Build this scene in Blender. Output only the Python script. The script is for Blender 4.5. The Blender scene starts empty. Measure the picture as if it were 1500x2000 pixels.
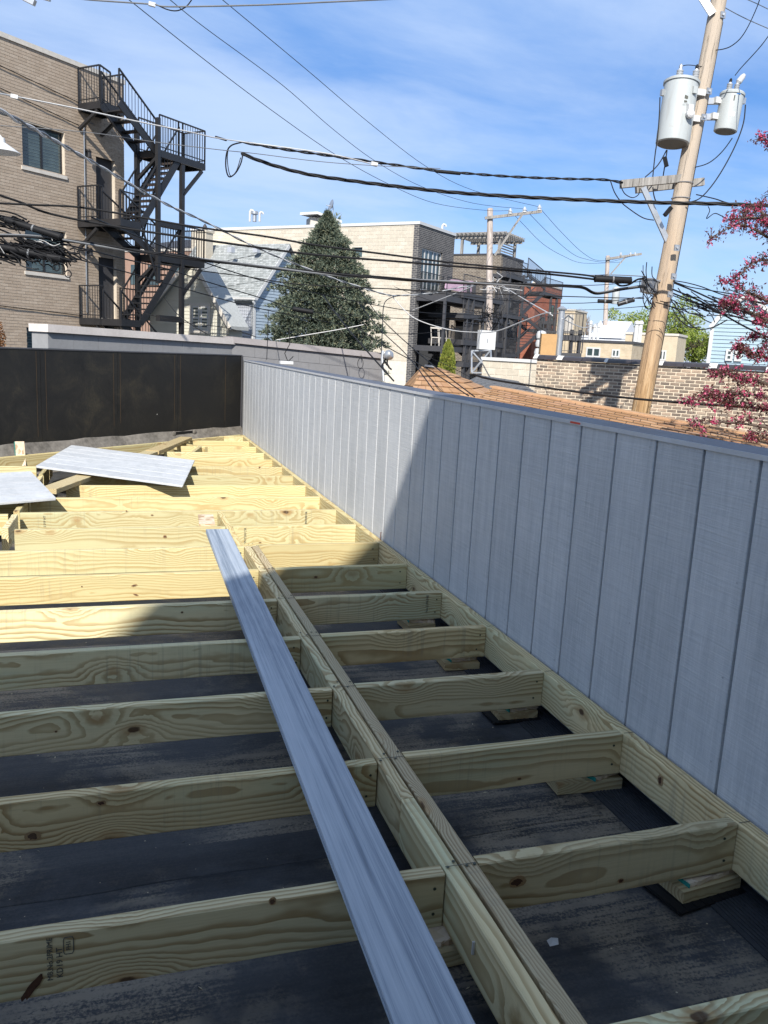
import bpy, math, random
import numpy as np
from mathutils import Vector, Matrix
random.seed(7)
S = bpy.context.scene
COL = S.collection
# ------------------------------------------------------------------ camera
YAW, PITCH, ROLL, FPX, CAMH = 0.3181, -0.1922, 0.0522, 1623.55, 1.172
_f = Vector((math.sin(YAW)*math.cos(PITCH), math.cos(YAW)*math.cos(PITCH), math.sin(PITCH)))
_r0 = Vector((math.cos(YAW), -math.sin(YAW), 0)); _u0 = _r0.cross(_f)
CR = _r0*math.cos(ROLL) + _u0*math.sin(ROLL)
CU = -_r0*math.sin(ROLL) + _u0*math.cos(ROLL)
CF = _f
C0 = Vector((0, 0, CAMH))
cam = bpy.data.objects.new('camera', bpy.data.cameras.new('camera'))
COL.objects.link(cam); S.camera = cam
cam.data.sensor_fit = 'VERTICAL'; cam.data.sensor_height = 36; cam.data.sensor_width = 27
cam.data.lens = FPX/2000*36; cam.data.clip_start = .05; cam.data.clip_end = 2000
M = Matrix((CR, CU, -CF)).transposed().to_4x4(); M.translation = C0
cam.matrix_world = M
# ------------------------------------------------------------------ light
SUN = Vector((.51, 1.18, -1.0)).normalized()          # direction the light travels
sl = bpy.data.lights.new('sun', 'SUN'); sl.energy = 4.8; sl.angle = math.radians(.55); sl.color = (1, .955, .88)
sun = bpy.data.objects.new('sun', sl); COL.objects.link(sun)
sun.rotation_euler = SUN.to_track_quat('-Z', 'Y').to_euler(); sun.location = (0, 0, 60)
W = bpy.data.worlds.new('World'); S.world = W; W.use_nodes = True
def world():
    nt = W.node_tree; N = nt.nodes; Lk = nt.links
    for n in list(N): N.remove(n)
    out = N.new('ShaderNodeOutputWorld'); bg = N.new('ShaderNodeBackground')
    sky = N.new('ShaderNodeTexSky'); sky.sky_type = 'NISHITA'; sky.sun_disc = False
    sky.sun_elevation = math.asin(-SUN.z)
    az = math.atan2(-SUN.x, -SUN.y); sky.sun_rotation = az
    sky.air_density = 1.0; sky.dust_density = .35; sky.ozone_density = 2.0; sky.altitude = 200
    bg.inputs['Strength'].default_value = .152
    tc = N.new('ShaderNodeTexCoord')
    sep = N.new('ShaderNodeSeparateXYZ'); Lk.new(tc.outputs['Generated'], sep.inputs[0])
    zz = N.new('ShaderNodeMath'); zz.operation = 'MAXIMUM'; Lk.new(sep.outputs['Z'], zz.inputs[0]); zz.inputs[1].default_value = 0.0
    z2 = N.new('ShaderNodeMath'); z2.operation = 'ADD'; Lk.new(zz.outputs[0], z2.inputs[0]); z2.inputs[1].default_value = .22
    div = N.new('ShaderNodeVectorMath'); div.operation = 'DIVIDE'
    cmb = N.new('ShaderNodeCombineXYZ')
    for i in range(3): Lk.new(z2.outputs[0], cmb.inputs[i])
    Lk.new(tc.outputs['Generated'], div.inputs[0]); Lk.new(cmb.outputs[0], div.inputs[1])
    mp = N.new('ShaderNodeMapping'); mp.inputs['Rotation'].default_value = (0, 0, math.radians(22)); mp.inputs['Scale'].default_value = (.9, 1.6, 1)
    Lk.new(div.outputs[0], mp.inputs[0])
    def noise(sc, det, rough, dist):
        n = N.new('ShaderNodeTexNoise'); n.inputs['Scale'].default_value = sc; n.inputs['Detail'].default_value = det
        n.inputs['Roughness'].default_value = rough; n.inputs['Distortion'].default_value = dist
        Lk.new(mp.outputs[0], n.inputs['Vector']); return n
    a = noise(.8, 8, .55, .3); b = noise(2.6, 7, .60, .5)
    mul = N.new('ShaderNodeMath'); mul.operation = 'MULTIPLY_ADD'; Lk.new(b.outputs['Fac'], mul.inputs[0]); mul.inputs[1].default_value = .35; Lk.new(a.outputs['Fac'], mul.inputs[2])
    mr = N.new('ShaderNodeMapRange'); mr.interpolation_type = 'SMOOTHSTEP'; Lk.new(mul.outputs[0], mr.inputs[0])
    mr.inputs[1].default_value = .40; mr.inputs[2].default_value = .92; mr.inputs[3].default_value = .0; mr.inputs[4].default_value = .8
    tint = N.new('ShaderNodeMix'); tint.data_type = 'RGBA'; tint.blend_type = 'MULTIPLY'; tint.inputs[0].default_value = 1
    Lk.new(sky.outputs[0], tint.inputs[6])
    rp = N.new('ShaderNodeValToRGB'); Lk.new(sep.outputs['Z'], rp.inputs[0]); e = rp.color_ramp.elements
    e[0].position = 0; e[0].color = (.38, .38, .50, 1); e[1].position = 1; e[1].color = (1, 1, 1, 1)
    for p, c in ((.10, (.34, .44, .60, 1)), (.28, (.26, .445, .665, 1)), (.42, (.58, .75, .93, 1)), (.65, (1, 1, 1, 1))):
        k = e.new(p); k.color = c
    Lk.new(rp.outputs[0], tint.inputs[7])
    mix = N.new('ShaderNodeMix'); mix.data_type = 'RGBA'; Lk.new(mr.outputs[0], mix.inputs[0])
    Lk.new(tint.outputs[2], mix.inputs[6]); mix.inputs[7].default_value = (2.9, 3.6, 4.8, 1)
    Lk.new(mix.outputs[2], bg.inputs['Color']); Lk.new(bg.outputs[0], out.inputs[0])
world()
S.view_settings.view_transform = 'Standard'; S.view_settings.look = 'None'
S.view_settings.exposure = .58; S.view_settings.gamma = 1; S.view_settings.use_curve_mapping = False
S.render.engine = 'CYCLES'
S.cycles.max_bounces = 6

# ------------------------------------------------------------------ helpers
def ray(x, y): return CF*FPX + CR*(x-750) - CU*(y-1000)
def atD(x, y, depth): return C0 + ray(x, y)*(depth/FPX)
def atZ(x, y, z): d = ray(x, y); return C0 + d*((z-CAMH)/d.z)
def atX(x, y, X): d = ray(x, y); return C0 + d*(X/d.x)
def atY(x, y, Y): d = ray(x, y); return C0 + d*(Y/d.y)
def proj(P):
    d = P - C0; z = d.dot(CF); return (750+FPX*d.dot(CR)/z, 1000-FPX*d.dot(CU)/z, z)
# street grid: a runs along the alley facades, b runs away behind them
AZ = math.radians(47.7)
GA = Vector((math.sin(AZ), math.cos(AZ), 0)); GB = Vector((-math.cos(AZ), math.sin(AZ), 0))
GROT = math.atan2(GA.y, GA.x); GO = Vector((.39, 31.9, 0)); ZG = -3.9
def toG(P): q = P-GO; return Vector((q.dot(GA), q.dot(GB), P.z))
def fromG(a, b, z): return GO + GA*a + GB*b + Vector((0, 0, z))
def gD(x, y, dep): return toG(atD(x, y, dep))
def gB(x, y, b):            # hit the plane b = const
    d = ray(x, y); t = (b-(C0-GO).dot(GB))/d.dot(GB); return toG(C0+d*t)
def gA(x, y, a):
    d = ray(x, y); t = (a-(C0-GO).dot(GA))/d.dot(GA); return toG(C0+d*t)

class MB:
    def __init__(s): s.v = []; s.f = []; s.mi = []
    def add(s, vs, fs, mi=0):
        o = len(s.v); s.v += [tuple(v) for v in vs]; s.f += [tuple(i+o for i in f) for f in fs]; s.mi += [mi]*len(fs); return s
    def box(s, x0, x1, y0, y1, z0, z1, mi=0):
        vs = [(x0,y0,z0),(x1,y0,z0),(x1,y1,z0),(x0,y1,z0),(x0,y0,z1),(x1,y0,z1),(x1,y1,z1),(x0,y1,z1)]
        return s.add(vs, [(0,3,2,1),(4,5,6,7),(0,1,5,4),(1,2,6,5),(2,3,7,6),(3,0,4,7)], mi)
    def bar(s, p, q, w, h, up=(0,0,1), mi=0):
        p = Vector(p); q = Vector(q); d = (q-p).normalized(); up = Vector(up)
        if abs(d.dot(up)) > .99: up = Vector((1,0,0))
        x = d.cross(up).normalized()*w/2; u = x.cross(d).normalized()*h/2
        vs = [p-x-u, p+x-u, p+x+u, p-x+u, q-x-u, q+x-u, q+x+u, q-x+u]
        return s.add(vs, [(0,3,2,1),(4,5,6,7),(0,1,5,4),(1,2,6,5),(2,3,7,6),(3,0,4,7)], mi)
    def tube(s, pts, r, n=6, cap=True, mi=0):
        pts = [Vector(p) for p in pts]; k = len(pts); rr = r if isinstance(r, (list, tuple)) else [r]*k
        vs = []; prev = None
        for i, p in enumerate(pts):
            d = (pts[min(i+1,k-1)]-pts[max(i-1,0)])
            d = d.normalized() if d.length > 1e-9 else Vector((0,0,1))
            if prev is None:
                a = d.cross(Vector((0,0,1)));
                if a.length < .05: a = d.cross(Vector((1,0,0)))
                a.normalize()
            else:
                a = prev - d*prev.dot(d); a.normalize()
            prev = a; b = d.cross(a)
            for j in range(n):
                t = 2*math.pi*j/n; vs.append(p+(a*math.cos(t)+b*math.sin(t))*rr[i])
        fs = []
        for i in range(k-1):
            for j in range(n):
                fs.append((i*n+j, i*n+(j+1)%n, (i+1)*n+(j+1)%n, (i+1)*n+j))
        if cap: fs.append(tuple(range(n-1,-1,-1))); fs.append(tuple(range((k-1)*n, k*n)))
        return s.add(vs, fs, mi)
    def lathe(s, c, prof, n=20, mi=0, axis=None):
        c = Vector(c); ax = Vector(axis).normalized() if axis else Vector((0,0,1))
        a = ax.cross(Vector((0,1,0))) if abs(ax.y) < .9 else ax.cross(Vector((1,0,0))); a.normalize(); b = ax.cross(a)
        vs = []
        for (r, z) in prof:
            for j in range(n):
                t = 2*math.pi*j/n; vs.append(c+ax*z+(a*math.cos(t)+b*math.sin(t))*r)
        fs = []
        for i in range(len(prof)-1):
            for j in range(n): fs.append((i*n+j, i*n+(j+1)%n, (i+1)*n+(j+1)%n, (i+1)*n+j))
        fs.append(tuple(range(n-1,-1,-1))); fs.append(tuple(range((len(prof)-1)*n, len(prof)*n)))
        return s.add(vs, fs, mi)
    def prism(s, poly, y0, y1, mi=0):      # polygon in x,z extruded along y
        n = len(poly)
        vs = [(x, y0, z) for x, z in poly]+[(x, y1, z) for x, z in poly]
        fs = [tuple(range(n)), tuple(range(2*n-1, n-1, -1))]+[(i, n+i, n+(i+1)%n, (i+1)%n) for i in range(n)]
        return s.add(vs, fs, mi)
    def build(s, name, mat, parent=None, loc=None, rot=None, origin=None, smooth=False, g=None):
        me = bpy.data.meshes.new(name)
        vs = s.v
        if origin is not None:
            ox, oy, oz = origin; vs = [(x-ox, y-oy, z-oz) for x, y, z in vs]
        me.from_pydata(vs, [], s.f)
        for m in (mat if isinstance(mat, (list, tuple)) else [mat]): me.materials.append(m)
        if any(s.mi): me.polygons.foreach_set('material_index', s.mi)
        me.update(); me.validate()
        if smooth:
            me.polygons.foreach_set('use_smooth', [True]*len(me.polygons))
            try: me.set_sharp_from_angle(angle=math.radians(40))
            except Exception: pass
        o = bpy.data.objects.new(name, me); COL.objects.link(o)
        if parent is not None:
            o.parent = parent
            if g: o.location = -Vector(parent['_o'])
        if origin is not None and parent is None: o.location = origin
        elif origin is not None: o.location = Vector(origin)-(Vector(parent['_o']) if g else Vector((0,0,0)))
        if loc is not None: o.location = loc
        if rot is not None: o.rotation_euler = rot
        return o
def normals_fix(o):
    import bmesh
    bm = bmesh.new(); bm.from_mesh(o.data); bmesh.ops.recalc_face_normals(bm, faces=bm.faces); bm.to_mesh(o.data); bm.free(); return o
def tag(o, label=None, cat=None, group=None, kind=None):
    if label: o['label'] = label
    if cat: o['category'] = cat
    if group: o['group'] = group
    if kind: o['kind'] = kind
    return o
def empty(name, loc, label, cat, group=None, rot=0, o=None):
    e = bpy.data.objects.new(name, None); COL.objects.link(e); e.location = loc; e.rotation_euler = (0,0,rot); e.empty_display_size = .1
    e['_o'] = tuple(o) if o is not None else tuple(loc)
    return tag(e, label, cat, group)
def wthing(name, loc, label, cat, group=None):         # children authored in world coordinates
    return empty(name, Vector(loc), label, cat, group)
def gthing(name, a, b, z, label, cat, group=None):     # children authored in grid coordinates
    return empty(name, fromG(a, b, z), label, cat, group, rot=GROT, o=(a, b, z))

# ------------------------------------------------------------------ materials
class NT:
    def __init__(s, name):
        s.m = bpy.data.materials.new(name); s.m.use_nodes = True; s.t = s.m.node_tree; s.N = s.t.nodes
        s.b = s.N['Principled BSDF']
    def n(s, typ, **kw):
        x = s.N.new(typ)
        for k, v in kw.items():
            if k.startswith('i_'): x.inputs[k[2:].replace('_', ' ')].default_value = v
            else: setattr(x, k, v)
        return x
    def l(s, a, b): s.t.links.new(a, b)
    def math(s, op, a, b=None, c=None, clamp=False):
        x = s.N.new('ShaderNodeMath'); x.operation = op; x.use_clamp = clamp
        for i, v in enumerate((a, b, c)):
            if v is None: continue
            if isinstance(v, (int, float)): x.inputs[i].default_value = v
            else: s.l(v, x.inputs[i])
        return x.outputs[0]
    def coord(s, kind='Object', scale=(1,1,1), off=None):
        tc = s.n('ShaderNodeTexCoord'); mp = s.n('ShaderNodeMapping'); mp.inputs['Scale'].default_value = scale
        src = tc.outputs[kind]
        if off is not None:
            ad = s.n('ShaderNodeVectorMath', operation='ADD'); s.l(src, ad.inputs[0]); s.l(off, ad.inputs[1]); src = ad.outputs[0]
        s.l(src, mp.inputs[0]); return mp.outputs[0]
    def noise(s, vec, sc, det=4, rough=.55, dist=0):
        x = s.n('ShaderNodeTexNoise'); x.inputs['Scale'].default_value = sc; x.inputs['Detail'].default_value = det
        x.inputs['Roughness'].default_value = rough; x.inputs['Distortion'].default_value = dist; s.l(vec, x.inputs['Vector']); return x.outputs['Fac']
    def ramp(s, fac, stops):
        x = s.n('ShaderNodeValToRGB'); e = x.color_ramp.elements
        while len(e) > 1: e.remove(e[-1])
        e[0].position = stops[0][0]; e[0].color = (*stops[0][1], 1)
        for p, c in stops[1:]: k = e.new(p); k.color = (*c, 1)
        s.l(fac, x.inputs[0]); return x.outputs[0]
    def mix(s, fac, a, b, mode='MIX'):
        x = s.n('ShaderNodeMix'); x.data_type = 'RGBA'; x.blend_type = mode
        for i, v in ((0, fac), (6, a), (7, b)):
            if isinstance(v, (int, float)): x.inputs[i].default_value = v
            elif isinstance(v, tuple): x.inputs[i].default_value = (*v, 1) if len(v) == 3 else v
            else: s.l(v, x.inputs[i])
        return x.outputs[2]
    def mr(s, v, a, b, c=0, d=1, smooth=True):
        x = s.n('ShaderNodeMapRange'); x.interpolation_type = 'SMOOTHSTEP' if smooth else 'LINEAR'
        s.l(v, x.inputs[0])
        for i, q in enumerate((a, b, c, d)): x.inputs[i+1].default_value = q
        return x.outputs[0]
    def bump(s, h, strength=.3, dist=.01):
        x = s.n('ShaderNodeBump'); x.inputs['Strength'].default_value = strength; x.inputs['Distance'].default_value = dist
        s.l(h, x.inputs['Height']); s.l(x.outputs[0], s.b.inputs['Normal'])
    def rnd(s):                               # per-object random vector
        oi = s.n('ShaderNodeObjectInfo'); c = s.n('ShaderNodeCombineXYZ')
        for i, k in enumerate((37., 91., 53.)):
            m = s.math('MULTIPLY', oi.outputs['Random'], k); m = s.math('FRACT', m) if i else m; s.l(m, c.inputs[i])
        return oi.outputs['Random'], c.outputs[0]
    def fin(s, col, rough=.7, metal=0, spec=.4):
        if isinstance(col, tuple): s.b.inputs['Base Color'].default_value = (*col, 1)
        else: s.l(col, s.b.inputs['Base Color'])
        if isinstance(rough, (int, float)): s.b.inputs['Roughness'].default_value = rough
        else: s.l(rough, s.b.inputs['Roughness'])
        s.b.inputs['Metallic'].default_value = metal; s.b.inputs['Specular IOR Level'].default_value = spec
        return s.m
def plain(name, c, rough=.6, metal=0, var=.15, sc=3, spec=.4, bump=0, kind='Object'):
    t = NT(name); v = t.coord(kind); f = t.noise(v, sc, 5, .6); f2 = t.noise(v, sc*9, 3, .6)
    g = t.math('MULTIPLY_ADD', f2, .4, t.math('MULTIPLY', f, .6))
    lo = tuple(x*(1-var) for x in c); hi = tuple(min(1, x*(1+var)) for x in c)
    if bump: t.bump(f2, bump, .01)
    return t.fin(t.ramp(g, [(.3, lo), (.7, hi)]), rough, metal, spec)
def lumber(name, early, late, green, gfac=.5, dark=.0, ring=95., dirt=.25):
    t = NT(name); r, rv = t.rnd()
    p = t.coord('Object', (1,1,1), rv)
    sep = t.n('ShaderNodeSeparateXYZ'); tc = t.n('ShaderNodeTexCoord'); t.l(tc.outputs['Object'], sep.inputs[0])
    # slow wander of the pith along the board
    lp = t.coord('Object', (.9, 2.0, 2.0), rv)
    w1 = t.noise(lp, 1.0, 2, .5); lp2 = t.coord('Object', (3.2, 9, 9), rv); w2 = t.noise(lp2, 1.0, 3, .55)
    oy = t.math('MULTIPLY_ADD', t.math('FRACT', t.math('MULTIPLY', r, 113.)), .10, .03)
    oz = t.math('MULTIPLY_ADD', t.math('FRACT', t.math('MULTIPLY', r, 71.)), .16, -.08)
    y = t.math('ADD', sep.outputs['Y'], oy); z = t.math('ADD', t.math('ADD', sep.outputs['Z'], oz), t.math('MULTIPLY', t.math('SUBTRACT', w1, .5), t.math('MULTIPLY_ADD', t.math('FRACT', t.math('MULTIPLY', r, 43.)), .20, .07)))
    # knots
    vk = t.n('ShaderNodeTexVoronoi'); vk.feature = 'F1'; vk.inputs['Scale'].default_value = 1.0; vk.inputs['Randomness'].default_value = 1
    kp = t.coord('Object', (3.2, 6.5, 6.5), rv); t.l(kp, vk.inputs['Vector'])
    wob = t.noise(t.coord('Object', (30, 30, 30)), 1, 2)
    kd = t.math('ADD', vk.outputs['Distance'], t.math('MULTIPLY_ADD', wob, .10, -.05))
    kinf = t.mr(kd, 0.0, .50, 1, 0)
    rr = t.math('SQRT', t.math('ADD', t.math('MULTIPLY', y, y), t.math('MULTIPLY', z, z)))
    rr = t.math('ADD', rr, t.math('MULTIPLY', w2, t.math('MULTIPLY_ADD', t.math('FRACT', t.math('MULTIPLY', r, 17.)), .038, .010))); rr = t.math('ADD', rr, t.math('MULTIPLY', kinf, .045))
    ph = t.math('FRACT', t.math('MULTIPLY', rr, ring))
    g = t.ramp(ph, [(0, (0,0,0)), (.40, (.10,)*3), (.68, (.8,)*3), (.93, (1,)*3), (1, (0,0,0))])
    fib = t.noise(t.coord('Object', (5, 260, 260), rv), 1, 3, .7)
    tone = t.noise(t.coord('Object', (1.2, 4, 4), rv), 1, 3, .6)
    amt = t.math('MULTIPLY', g, t.mr(t.noise(t.coord('Object', (1.7, 7, 7), rv), 1, 2), .3, .7, .55, 1.0))
    base = t.mix(t.math('MULTIPLY', t.mr(tone, .42, .72), gfac), early, green)
    bj = t.math('MULTIPLY_ADD', t.math('FRACT', t.math('MULTIPLY', r, 29.)), .30, .84)
    cj = t.n('ShaderNodeCombineXYZ'); t.l(bj, cj.inputs[0]); t.l(bj, cj.inputs[1]); t.l(t.math('MULTIPLY_ADD', bj, .9, .06), cj.inputs[2])
    c = t.mix(t.math('MULTIPLY', amt, .92), base, late)
    c = t.mix(t.mr(fib, .35, .75, 0, .28), c, tuple(x*.62 for x in early))
    c = t.mix(1.0, c, cj.outputs[0], 'MULTIPLY')
    warm = t.math('MULTIPLY', t.math('FRACT', t.math('MULTIPLY', r, 61.)), .38)
    c = t.mix(warm, c, t.mix(1.0, c, (1.0, .80, .56), 'MULTIPLY'))
    core = t.mr(kd, .055, .095, 1, 0)
    c = t.mix(t.math('MULTIPLY', t.mr(kd, .10, .19, 1, 0), .55), c, (.36, .21, .085))
    c = t.mix(t.math('MULTIPLY', core, .92), c, (.07, .035, .018))
    sm = t.noise(t.coord('Object', (2.5, 9, 14), rv), 1, 4, .7)
    c = t.mix(t.mr(sm, .62, .82, 0, dirt), c, (.16, .15, .12))
    saw = t.noise(t.coord('Object', (55, 1.5, 1.5), rv), 1, 3, .7); sawm = t.noise(t.coord('Object', (1.3, 3, 3), rv), 1, 3)
    c = t.mix(t.math('MULTIPLY', t.mr(saw, .52, .68), t.mr(sawm, .45, .62, 0, .30)), c, (.24, .215, .16))
    t.bump(t.math('MULTIPLY_ADD', fib, .5, t.math('MULTIPLY', g, .5)), .25, .003)
    return t.fin(c, .72, 0, .25)
EARLY, LATE, GREEN = (.70, .605, .38), (.30, .19, .075), (.52, .575, .40)
M_LUM = lumber('treated_pine', EARLY, LATE, GREEN, .75, ring=78)  # base colour lightened to lift the boards that lie in shade
M_LUM_SUN = lumber('treated_pine_yellow_sun', (.60, .545, .325), (.41, .29, .125), (.50, .52, .325), .5, ring=66, dirt=.06)  # yellower boards, base colour also toned for those lying in sun
M_LUMB = lumber('treated_pine_brown', (.50, .42, .28), (.22, .14, .07), (.34, .36, .25), .4, ring=120, dirt=.25)
M_OLD = lumber('weathered_board', (.52, .44, .27), (.28, .19, .09), (.40, .40, .27), .4, ring=90, dirt=.5)

def composite():
    t = NT('grey_composite'); a = t.noise(t.coord('Object', (.55, 58, 10)), 1, 7, .72, .25); b = t.noise(t.coord('Object', (.4, 15, 5)), 1, 3, .5, .2)
    c = t.noise(t.coord('Object', (5, 330, 40)), 1, 4, .75); d = t.noise(t.coord('Object', (8, 24, 8)), 1, 2)
    g = t.math('ADD', t.math('MULTIPLY', a, .58), t.math('ADD', t.math('MULTIPLY', b, .22), t.math('MULTIPLY', c, .20)))
    col = t.ramp(g, [(.36, (.09, .12, .16)), (.45, (.22, .26, .315)), (.53, (.35, .395, .45)), (.66, (.46, .50, .55))])
    t.bump(g, .35, .004); return t.fin(col, t.mr(d, .3, .7, .42, .6), 0, .45)
M_COMP = composite()
def siding():
    t = NT('primed_siding'); rv = t.rnd()[1]
    tx = t.coord('Object', (1,1,1), rv)
    fine = t.noise(t.coord('Object', (90, 90, 9), rv), 1, 4, .65); saw = t.noise(t.coord('Object', (6, 5, 170), rv), 1, 3, .7)
    blot = t.noise(tx, 2.2, 4, .6); strk = t.noise(t.coord('Object', (22, 22, 1.3), rv), 1, 4, .6)
    g = t.math('ADD', t.math('ADD', t.math('MULTIPLY', fine, .26), t.math('MULTIPLY', saw, .26)), t.math('ADD', t.math('MULTIPLY', blot, .2), t.math('MULTIPLY', strk, .28)))
    col = t.ramp(g, [(.34, (.355, .37, .38)), (.47, (.465, .475, .48)), (.57, (.54, .545, .545)), (.68, (.63, .63, .625))])
    yel = t.noise(tx, 1.7, 2); sp = t.noise(t.coord('Object', (14, 14, 5), rv), 1, 2)
    col = t.mix(t.math('MULTIPLY', t.mr(yel, .66, .74), t.mr(sp, .62, .74, 0, .35)), col, (.55, .45, .30))
    tone = t.math('MULTIPLY_ADD', t.rnd()[0], .10, .93); cc = t.n('ShaderNodeCombineXYZ')
    for i in range(3): t.l(tone, cc.inputs[i])
    col = t.mix(1.0, col, cc.outputs[0], 'MULTIPLY')
    drip = t.noise(t.coord('Object', (30, 30, .8), rv), 1, 5, .65); lo = t.noise(tx, 1.1, 3)
    col = t.mix(t.math('MULTIPLY', t.mr(drip, .55, .72), t.mr(lo, .42, .66, 0, .28)), col, (.30, .31, .32))
    t.bump(t.math('ADD', t.math('MULTIPLY', fine, .5), t.math('MULTIPLY', saw, .6)), .55, .006); return t.fin(col, .62, 0, .3)
M_SIDE = siding()
def membrane():
    t = NT('black_membrane'); v = t.coord('Object')
    a = t.noise(v, 1.3, 6, .62, .4); fine = t.noise(v, 130, 5, .8); st = t.noise(t.coord('Object', (2.0, 26, 1)), 1, 6, .75); mid = t.noise(v, 7, 5, .7)
    base = t.ramp(mid, [(.3, (.016, .018, .022)), (.52, (.034, .037, .043)), (.72, (.066, .068, .073))])
    w = t.n('ShaderNodeTexWave'); w.wave_type = 'BANDS'; w.bands_direction = 'Y'; w.inputs['Scale'].default_value = 26; w.inputs['Distortion'].default_value = .6
    t.l(v, w.inputs['Vector'])
    dust = t.math('MULTIPLY', t.mr(a, .46, .58), t.mr(t.math('ADD', t.math('MULTIPLY', st, .55), t.math('MULTIPLY', fine, .45)), .43, .535))
    dust2 = t.mr(t.math('ADD', t.math('MULTIPLY', st, .5), t.math('MULTIPLY', fine, .5)), .44, .62, 0, .24)
    c = t.mix(dust2, base, (.13, .122, .115)); c = t.mix(t.math('MULTIPLY', dust, .55), c, (.34, .28, .20))
    # scattered chips of sawdust
    vo = t.n('ShaderNodeTexVoronoi'); vo.inputs['Scale'].default_value = 30; t.l(v, vo.inputs['Vector'])
    chip = t.math('MULTIPLY', t.math('LESS_THAN', vo.outputs['Distance'], .07), t.math('GREATER_THAN', t.noise(v, 9, 2), .56))
    c = t.mix(t.math('MULTIPLY', chip, .8), c, (.48, .40, .26))
    t.bump(t.math('ADD', t.math('MULTIPLY', fine, .5), t.math('MULTIPLY', w.outputs['Fac'], .06)), .5, .004)
    return t.fin(c, t.mr(mid, .3, .7, .45, .75), 0, .35)
M_MEM = membrane()
def blackboard():
    t = NT('black_sheathing'); v = t.coord('Object'); a = t.noise(v, 3, 7, .68, .8); b = t.noise(v, 1.1, 3); f = t.noise(t.coord('Object', (60, 60, 25)), 1, 4, .8)
    col = t.ramp(t.math('ADD', t.math('MULTIPLY', a, .7), t.math('MULTIPLY', f, .3)), [(.38, (.008, .008, .008)), (.52, (.017, .016, .014)), (.62, (.032, .028, .020)), (.76, (.09, .075, .045))])
    col = t.mix(t.mr(b, .35, .65, .8, 0), col, (.010, .010, .010))
    vo = t.n('ShaderNodeTexVoronoi'); vo.inputs['Scale'].default_value = 3.2; t.l(v, vo.inputs['Vector'])
    dot = t.math('LESS_THAN', vo.outputs['Distance'], .022)
    col = t.mix(dot, col, (.6, .6, .58))
    t.bump(f, .3, .004); return t.fin(col, .62, 0, .3)
M_BLK = blackboard()
def bricky(name, cols, rough=.85, spots=.0, spotc=(.7,.66,.58)):
    t = NT(name); geo = t.n('ShaderNodeNewGeometry'); oi = t.n('ShaderNodeObjectInfo')
    r = t.math('FRACT', t.math('ADD', geo.outputs['Random Per Island'], t.math('MULTIPLY', oi.outputs['Random'], 7.31)))
    st = [(i/len(cols), c) for i, c in enumerate(cols)]
    x = t.n('ShaderNodeValToRGB'); x.color_ramp.interpolation = 'CONSTANT'; e = x.color_ramp.elements
    while len(e) > 1: e.remove(e[-1])
    e[0].position = 0; e[0].color = (*cols[0], 1)
    for p, c in st[1:]: k = e.new(p); k.color = (*c, 1)
    t.l(r, x.inputs[0]); v = t.n('ShaderNodeNewGeometry').outputs['Position']
    f = t.noise(v, 9, 5, .7); g = t.noise(v, .9, 4, .6)
    c = t.mix(t.mr(f, .3, .7, 0, .35), x.outputs[0], tuple(q*.6 for q in cols[0]))
    if spots: c = t.mix(t.mr(g, .5, .64, 0, spots), c, spotc)
    t.bump(t.noise(v, 60, 3), .3, .004); return t.fin(c, rough, 0, .2)
M_MORT = plain('tan_mortar', (.52, .45, .36), .9, sc=6)
M_BR_TAUPE = bricky('taupe_block', [(.42,.335,.255),(.44,.355,.272),(.395,.315,.238),(.46,.375,.29),(.425,.34,.26)])
M_BR_OLD = bricky('old_chicago_brick', [(.19,.15,.12),(.27,.205,.155),(.15,.12,.10),(.36,.265,.195),(.23,.18,.14),(.44,.33,.24)], spots=.4, spotc=(.50,.43,.33))
M_MORT_OLD = plain('cream_mortar', (.60, .51, .39), .95, sc=3, var=.25)
M_BR_WHITE = bricky('ivory_block', [(.54,.485,.39),(.57,.515,.42),(.52,.465,.375),(.60,.545,.45),(.55,.49,.395)])
M_MORT_W = plain('white_mortar', (.62, .575, .49), .9)
M_TRIM = plain('limestone', (.55, .51, .45), .8, sc=8)
M_WHITE = plain('white_paint', (.54, .54, .53), .5, var=.06)
M_BLKMET = plain('black_steel', (.018, .018, .02), .42, 0, .3, 2, .5)
M_DKGREY = plain('charcoal', (.05, .05, .055), .6)
M_GALV = plain('galvanised', (.45, .46, .47), .38, .7, .2, 5)
M_TRANS = plain('transformer_paint', (.42, .45, .45), .38, 0, .07, 2, .5)
def tank():
    t = NT('weathered_tank'); v = t.coord('Object'); a = t.noise(t.coord('Object', (9, 9, 1.4)), 1, 5, .65); b = t.noise(v, 5, 4, .6)
    c = t.mix(t.mr(a, .5, .72, 0, .5), (.40, .425, .42), (.31, .31, .29)); c = t.mix(t.mr(b, .62, .78, 0, .55), c, (.30, .22, .15)); return t.fin(c, t.mr(b, .3, .7, .35, .6), 0, .45)
M_TRANS = tank()
M_CMU = plain('grey_painted_block', (.26, .26, .262), .75, 0, .10, 2, .2, .2)
M_CMU2 = plain('dark_grey_painted_block', (.205, .203, .207), .75, 0, .10, 2, .2, .2)
M_COPE = plain('pale_coping', (.58, .53, .49), .7, sc=3)
M_ASPH = plain('grey_asphalt', (.15, .155, .165), .9, 0, .25, 8, .2, .3)
M_GROUND = plain('street_ground', (.12, .12, .115), .9, 0, .3, 1)
M_RUBBER = plain('black_rubber', (.010, .010, .011), .6, 0, .2, 5, .2)
M_CABLEGREY = plain('grey_cable', (.16, .165, .17), .5, .2, .2, 4)
M_CABLEWHITE = plain('pale_cable', (.55, .54, .52), .5, 0, .1, 4)
M_PORC = plain('porcelain', (.46, .47, .48), .25, 0, .05, 4, .6)
M_TEAL = plain('teal_edge', (.02, .28, .24), .6)
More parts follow.
